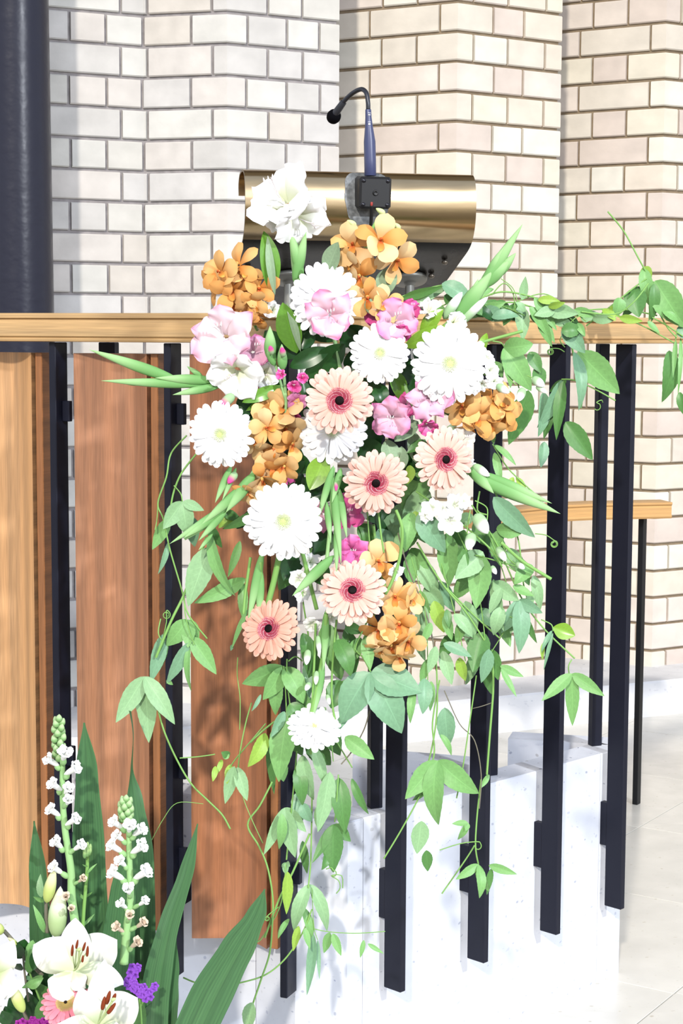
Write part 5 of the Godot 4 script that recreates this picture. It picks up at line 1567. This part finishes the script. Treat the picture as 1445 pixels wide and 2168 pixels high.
func build_floor_flowers() -> void:
	var d := 2.36
	# long flax leaves
	var fl := [
		["short flax leaf with a dark withered edge at the far left", [[95, 2180, 44, 0], [88, 2000, 50, 0], [80, 1850, 38, 10], [72, 1738, 3, 20]], 2.40],
		["broad upright flax leaf behind the taller snapdragon", [[205, 2180, 66, 0], [195, 2000, 80, 0], [188, 1800, 70, 5], [184, 1640, 48, 5], [178, 1530, 4, 10]], 2.42],
		["dark twisted flax leaf rising behind the shorter snapdragon, narrow above its twist", [[300, 2180, 60, 0], [298, 2000, 66, 0], [296, 1820, 60, 10], [284, 1700, 40, 30], [277, 1630, 20, 80], [281, 1560, 18, 100], [274, 1505, 14, 120]], 2.43],
		["broad flax leaf between the two snapdragons, low behind the shorter one", [[248, 2180, 70, 0], [250, 2020, 74, 0], [262, 1880, 56, 5], [290, 1770, 4, 10]], 2.41],
		["narrow curved flax leaf leaning right in front of the black bar", [[325, 2190, 66, -10], [332, 2080, 62, 0], [356, 1960, 46, 15], [392, 1850, 34, 20], [418, 1744, 3, 25]], 2.39],
		["widest flax leaf leaning right, lowest before the terrazzo", [[395, 2220, 90, 0], [445, 2110, 92, 0], [500, 2010, 74, 5], [540, 1940, 44, 5], [560, 1882, 3, 10]], 2.38],
		["flax leaf at the bottom between the purple flowers and the bar", [[345, 2190, 60, 0], [352, 2120, 54, 0], [362, 2060, 36, 0], [372, 1990, 4, 0]], 2.40],
	]
	for q: Array in fl:
		var t := MB.new()
		var pts := []
		var ws := []
		var tw := []
		for p: Array in q[1]:
			pts.append(at(p[0], p[1], q[2]))
			ws.append(ppm(p[2], q[2]))
			tw.append(float(p[3]))
		ribbon(t, pts, ws, tw, Vector3(0, 0.1, 1), 0.18, 7, 2.0)
		var o := put("flax_leaf", t, mats["flax"], self)
		o.name = numbered("flax_leaf") if o.name != "flax_leaf" else o.name
		tag(o, q[0], "leaf", "flax leaves in the front flowers")
	snapdragon("taller white snapdragon spike in front of the left black bar", "162,1975 152,1900 150,1840 138,1760 132,1680 132,1600 124,1540", d, [124, 1605, 1520, 17], [
		[136, 1598, 0.2, 34], [110, 1612, -1, 30], [152, 1630, 1, 32], [118, 1664, -0.9, 30], [142, 1672, 0.4, 26], [144, 1696, 0.2, 24], [114, 1718, -0.9, 30], [152, 1738, 1, 28], [122, 1786, -0.7, 30], [166, 1792, 0.9, 26], [120, 1840, -0.9, 30], [172, 1862, 0.8, 18, 1], [140, 1900, -0.2, 20, 1], [150, 1925, 0.3, 16, 1]])
	snapdragon("shorter white snapdragon spike left of the twisted flax leaf", "262,2040 268,1970 276,1900 274,1830 272,1760 266,1700", d - 0.02, [266, 1738, 1690, 20], [
		[247, 1744, -0.9, 30], [274, 1752, 0.1, 30], [293, 1760, 0.9, 30], [252, 1772, -0.8, 26], [244, 1794, -1, 32], [292, 1796, 0.9, 34], [258, 1826, -0.7, 26], [247, 1852, -1, 34], [300, 1850, 1, 36], [272, 1884, -0.1, 28], [260, 1916, -0.8, 24], [302, 1910, 0.9, 22], [274, 1940, 0.1, 22, 1], [252, 1966, -0.9, 24, 1], [298, 1956, 0.9, 24, 1], [286, 1998, 0.8, 26, 1]])
	# a green side spike
	var gs := vine("green snapdragon side shoot with small leaves before the broad flax leaf", 176, 1960, d + 0.01, ["26 174,1990 178,1920 184,1850 186,1800"], ["m 178,1900 196,1888 7", "m 180,1905 164,1888 7", "m 184,1850 206,1828 6", "m 176,1960 200,1935 7", "m 186,1835 174,1830 5"], "snapdragon_shoot", "flower")
	for k in 8:
		var bm := MB.new()
		spindle(bm, at(184 + (k % 3 - 1) * 5, 1818 - k * 3, d), at(186 + (k % 3 - 1) * 6, 1796 - k * 2, d - 0.004), 0.006, 0.7, 8, 1.0, [lin(140, 186, 118, 0.8), lin(176, 208, 140, 0.9)])
		put("bud", bm, mats["sheath_v"], gs)
	# lilies
	lily("open white lily with brown anthers, largest of the front flowers", 158, 2054, d - 0.02, [[70, 2000, 100, -1.5, -1.0], [160, 1942, 74, -0.5, 0.5], [248, 1990, 96, -1.5, -1.0], [262, 2085, 66, 4.0, 3.0, Vector3(0.02, 0.02, 0)], [182, 2092, 44, 1.0, 2.5], [104, 2112, 72, 3.0, 3.5]],
		[[168, 2010], [153, 2012, 1, 13, 4], [163, 1999, 2, 10, 3.6], [178, 2004, 3, 10, 3.6], [185, 2014, 1, 12, 4], [175, 2030, 1, 8, 3.4]])
	lily("white lily facing up at the bottom with orange-brown anthers, overlapping the open lily", 205, 2172, d - 0.05, [[222, 2030, 64, -1.0, 2.0], [292, 2112, 96, -0.5, -1.0], [120, 2168, 60, 2.0, 0.0], [170, 2090, 70, 1.0, 1.0], [268, 2210, 80, 3.0, 0.0], [150, 2230, 80, 3.0, 0.0]],
		[[240, 2116], [219, 2124, 3, 15, 6], [229, 2112, 4, 15, 6], [236, 2135, 9, 12, 6], [242, 2110, 3, 7, 5]])
	lily("white lily cut off by the left edge of the picture", -6, 2060, d - 0.01, [[30, 1990, 60, 1.0, 1.0], [44, 2085, 70, 3.0, 1.0], [0, 2125, 60, 2.0, 0.0], [-60, 2000, 80, 2.0, 0.0], [-60, 2110, 70, 2.0, 0.0]], [])
	var bs := thing("lily_buds", "pale lily buds on brown stalks between the flax leaf and the open lily", "flower", at(103, 1950, d))
	for q: Array in [[98, 1912, 116, 1836, 26, 0.0], [118, 1985, 128, 1876, 42, 0.01], [112, 1980, 138, 1900, 30, 0.012], [50, 2144, 20, 2078, 26, -0.02], [6, 1975, -20, 1955, 26, 0.0], [38, 2000, 16, 1985, 10, 0.0]]:
		var b := MB.new()
		spindle(b, at(q[0], q[1], d + q[5]), at(q[2], q[3], d + q[5] - 0.012), ppm(q[4], d), 0.75, 14, 0.95, [lin(206, 222, 130, 0.95), lin(240, 240, 186, 1.0)] if q[4] < 35 else [lin(196, 222, 160, 0.92), lin(240, 248, 220, 1.02)])
		put("bud", b, mats["petal"], bs)
	stems_of(bs, ["m28 100,1975 98,1940 98,1908", "m28 8,1970 30,1995 55,2030 90,2065", "m28 50,2140 60,2165 70,2190", "m26 158,2120 156,2090 158,2060"], d + 0.012)
	gerbera("salmon pink gerbera half hidden under the open lily", 140, 2124, 58, d - 0.035, -4, 40, "pink", "pink gerbera in the front flowers")
	# statice: papery purple florets in two heads, many and tiny
	var stt := thing("statice", "purple statice heads right of the open lily", "flower", at(295, 2075, d))
	stems_of(stt, ["14 300,2175 296,2120 285,2060", "12 298,2130 312,2100 322,2085"], d)
	for q in pts_of("280,2046 290,2052 276,2058 286,2064 272,2072 280,2078 292,2046 268,2080 285,2080 297,2090 290,2098 304,2088 310,2098 302,2106 316,2100 325,2092 328,2086 308,2114 296,2104 282,2092 274,2088 318,2110 286,2086"):
		var m := MB.new()
		for k in 5:
			var a := TAU * k / 5.0 + q.x
			var c0 := at(q.x, q.y, d - 0.004)
			blade(m, [c0, c0 + Vector3(cos(a) * 0.003, sin(a) * 0.003, 0.004), c0 + Vector3(cos(a) * 0.0062, sin(a) * 0.0062, 0.002)], 0.0052, Vector3(0, 0, 1), 3, -0.2, 0.0, 0.06, [lin(120, 60, 170, 0.8), lin(150, 84, 206, 0.85), lin(166, 100, 220, 0.9)], 5, 4, k)
		put("floret", m, mats["petal"], stt)
	var st2 := thing("statice", "small magenta statice flowers at the bottom edge under the lily buds", "flower", at(75, 2160, d))
	stems_of(st2, ["12 80,2200 78,2175 70,2160", "12 95,2200 92,2175"], d)
	for q in pts_of("40,2166 48,2162 70,2158 76,2162 86,2164 94,2160 68,2164 100,2166 60,2166"):
		var m := MB.new()
		for k in 5:
			var a := TAU * k / 5.0 + q.x
			var c0 := at(q.x, q.y, d - 0.004)
			blade(m, [c0, c0 + Vector3(cos(a) * 0.003, sin(a) * 0.003, 0.004), c0 + Vector3(cos(a) * 0.0062, sin(a) * 0.0062, 0.002)], 0.0052, Vector3(0, 0, 1), 3, -0.2, 0.0, 0.06, [lin(130, 30, 120, 0.8), lin(170, 50, 160, 0.85), lin(190, 70, 180, 0.9)], 5, 4, k)
		put("floret", m, mats["petal"], st2)
	# greenery between them
	vine("dark rounded leaves at the left edge between the lilies", 45, 2020, d + 0.01, ["m16 60,2120 52,2060 48,2010", "14 90,2130 70,2080 60,2050"], ["k 40,2030 26,1990 40", "k 42,2030 52,1988 40", "k 44,2040 30,2050 26", "d 60,2060 70,2000 22", "m 70,1990 66,2060 30", "k 76,2010 70,2055 26", "m 90,2065 46,2092 24", "m 60,2090 92,2070 22", "t 58,2075 62,2066 18", "k 20,2168 4,2140 30", "m 95,1975 70,1915 16", "y 100,1970 78,1932 14", "p 88,1900 86,1850 18", "m 92,1910 70,1898 10"], "foliage_sprig", "leaf", 0.006)
	vine("dark green leaves filling the bottom under the lilies", 60, 2140, d + 0.03, [], ["k 60,2170 20,2110 50", "k 80,2180 60,2100 50", "d 100,2180 90,2110 44", "k 30,2180 10,2130 40", "d 120,2190 110,2140 40", "k 250,2180 260,2100 50", "d 280,2190 300,2110 46", "k 300,2180 330,2120 46", "d 240,2170 270,2120 44", "k 180,2150 170,2090 44", "d 170,2160 200,2100 44", "k 120,2110 140,2080 40", "m 300,2200 312,2130 24", "k 85,2110 70,2040 40", "d 110,2120 80,2080 40"], "foliage_sprig", "leaf", 0.01)

# ---------------------------------------------------------------- a spotlight on a stand, right of the camera, that lights the flowers
func build_spotlight() -> void:
	var where := Vector3(3.0, 3.1, 1.2)
	var aim := Vector3(0.1, 0.75, -2.7)
	var t := thing("spotlight_stand", "black spotlight on a tall floor stand, aimed at the flowers", "lamp", Vector3(where.x, 0, where.z))
	var black := mat(Color(0.03, 0.03, 0.035), 0.5)
	var pole := MB.new()
	pole.tube([Vector3(0, 0.02, 0), where - t.position - Vector3(0, 0.13, 0)], [0.016], 12)
	part("pole", pole.done(), black, t)
	var foot := MB.new()
	foot.lathe([Vector2(0, 0.03), Vector2(0.22, 0.02), Vector2(0.24, 0.0), Vector2(0, 0.0)], 28)
	part("foot", foot.done(), black, t)
	var bs := Basis.looking_at(aim - where)
	var can := MB.new()
	can.lathe([Vector2(0, 0.24), Vector2(0.07, 0.23), Vector2(0.09, 0.14), Vector2(0.10, 0.0), Vector2(0.095, 0.0), Vector2(0.085, 0.06), Vector2(0, 0.07)], 28, Transform3D(bs * Basis(Vector3.RIGHT, PI / 2), where - t.position))
	part("lamp_can", can.done(), black, t)
	var lens := MB.new()
	lens.lathe([Vector2(0, 0.004), Vector2(0.088, 0.002), Vector2(0.09, -0.002), Vector2(0, -0.004)], 28, Transform3D(bs * Basis(Vector3.RIGHT, PI / 2), where - t.position + bs * Vector3(0, 0, 0.02)))
	var glow := mat(Color(0.9, 0.9, 0.9), 0.4)
	glow.emission_enabled = true
	glow.emission = Color(0.95, 0.97, 1.0)
	glow.emission_energy_multiplier = 4.0
	part("lamp_glass", lens.done(), glow, t)
	var l := SpotLight3D.new()
	l.name = "spotlight"
	l.light_energy = 23.0
	l.light_color = Color(0.95, 0.97, 1.0)
	l.light_size = 0.09
	l.spot_range = 30.0
	l.spot_attenuation = 2.0
	l.spot_angle = 34.0
	l.spot_angle_attenuation = 0.6
	l.shadow_enabled = true
	t.add_child(l)
	l.transform = Transform3D(bs, where - t.position - bs.z * 0.02)

# ---------------------------------------------------------------- all of it
func _ready() -> void:
	rng.seed = 20
	cam_basis = Basis(Vector3.RIGHT, -pitch) * Basis(Vector3.BACK, ROLL)
	# camera
	var cam := Camera3D.new()
	cam.name = "camera"
	cam.fov = rad_to_deg(2.0 * atan(1084.0 / F))
	cam.near = 0.05
	cam.far = 60.0
	add_child(cam)
	cam.transform = Transform3D(cam_basis, Vector3(0, CAM_H, 0))
	cam.current = true
	# sky and exposure
	var env := Environment.new()
	env.background_mode = Environment.BG_SKY
	var sm := ProceduralSkyMaterial.new()
	sm.sky_top_color = Color(0.66, 0.71, 0.80)
	sm.sky_curve = 0.12
	sm.sky_horizon_color = Color(1.0, 1.0, 1.0)
	sm.ground_horizon_color = Color(0.80, 0.79, 0.76)
	sm.ground_bottom_color = Color(0.62, 0.61, 0.58)
	sm.sun_angle_max = 1.0
	var sky := Sky.new()
	sky.sky_material = sm
	env.sky = sky
	env.background_energy_multiplier = 1.65
	env.tonemap_mode = Environment.TONE_MAPPER_LINEAR
	env.tonemap_exposure = 1.17
	env.sdfgi_enabled = true
	env.ssao_enabled = true
	env.ssil_enabled = true
	var we := WorldEnvironment.new()
	we.name = "world_environment"
	we.environment = env
	add_child(we)
	# sun through the open front, from the left behind the camera
	var sun := DirectionalLight3D.new()
	sun.name = "sun"
	sun.light_energy = 0.85
	sun.light_color = Color(1.0, 0.97, 0.92)
	sun.light_angular_distance = 2.5
	sun.shadow_enabled = true
	add_child(sun)
	sun.look_at_from_position(Vector3.ZERO, Vector3(0.19, -0.62, -1.0))
	build_spotlight()
	make_wood()
	make_leaf_tex()
	build_room()
	build_column()
	build_concrete()
	build_rail()
	build_far_rail()
	build_lectern()
	build_microphone()
	build_flowers()
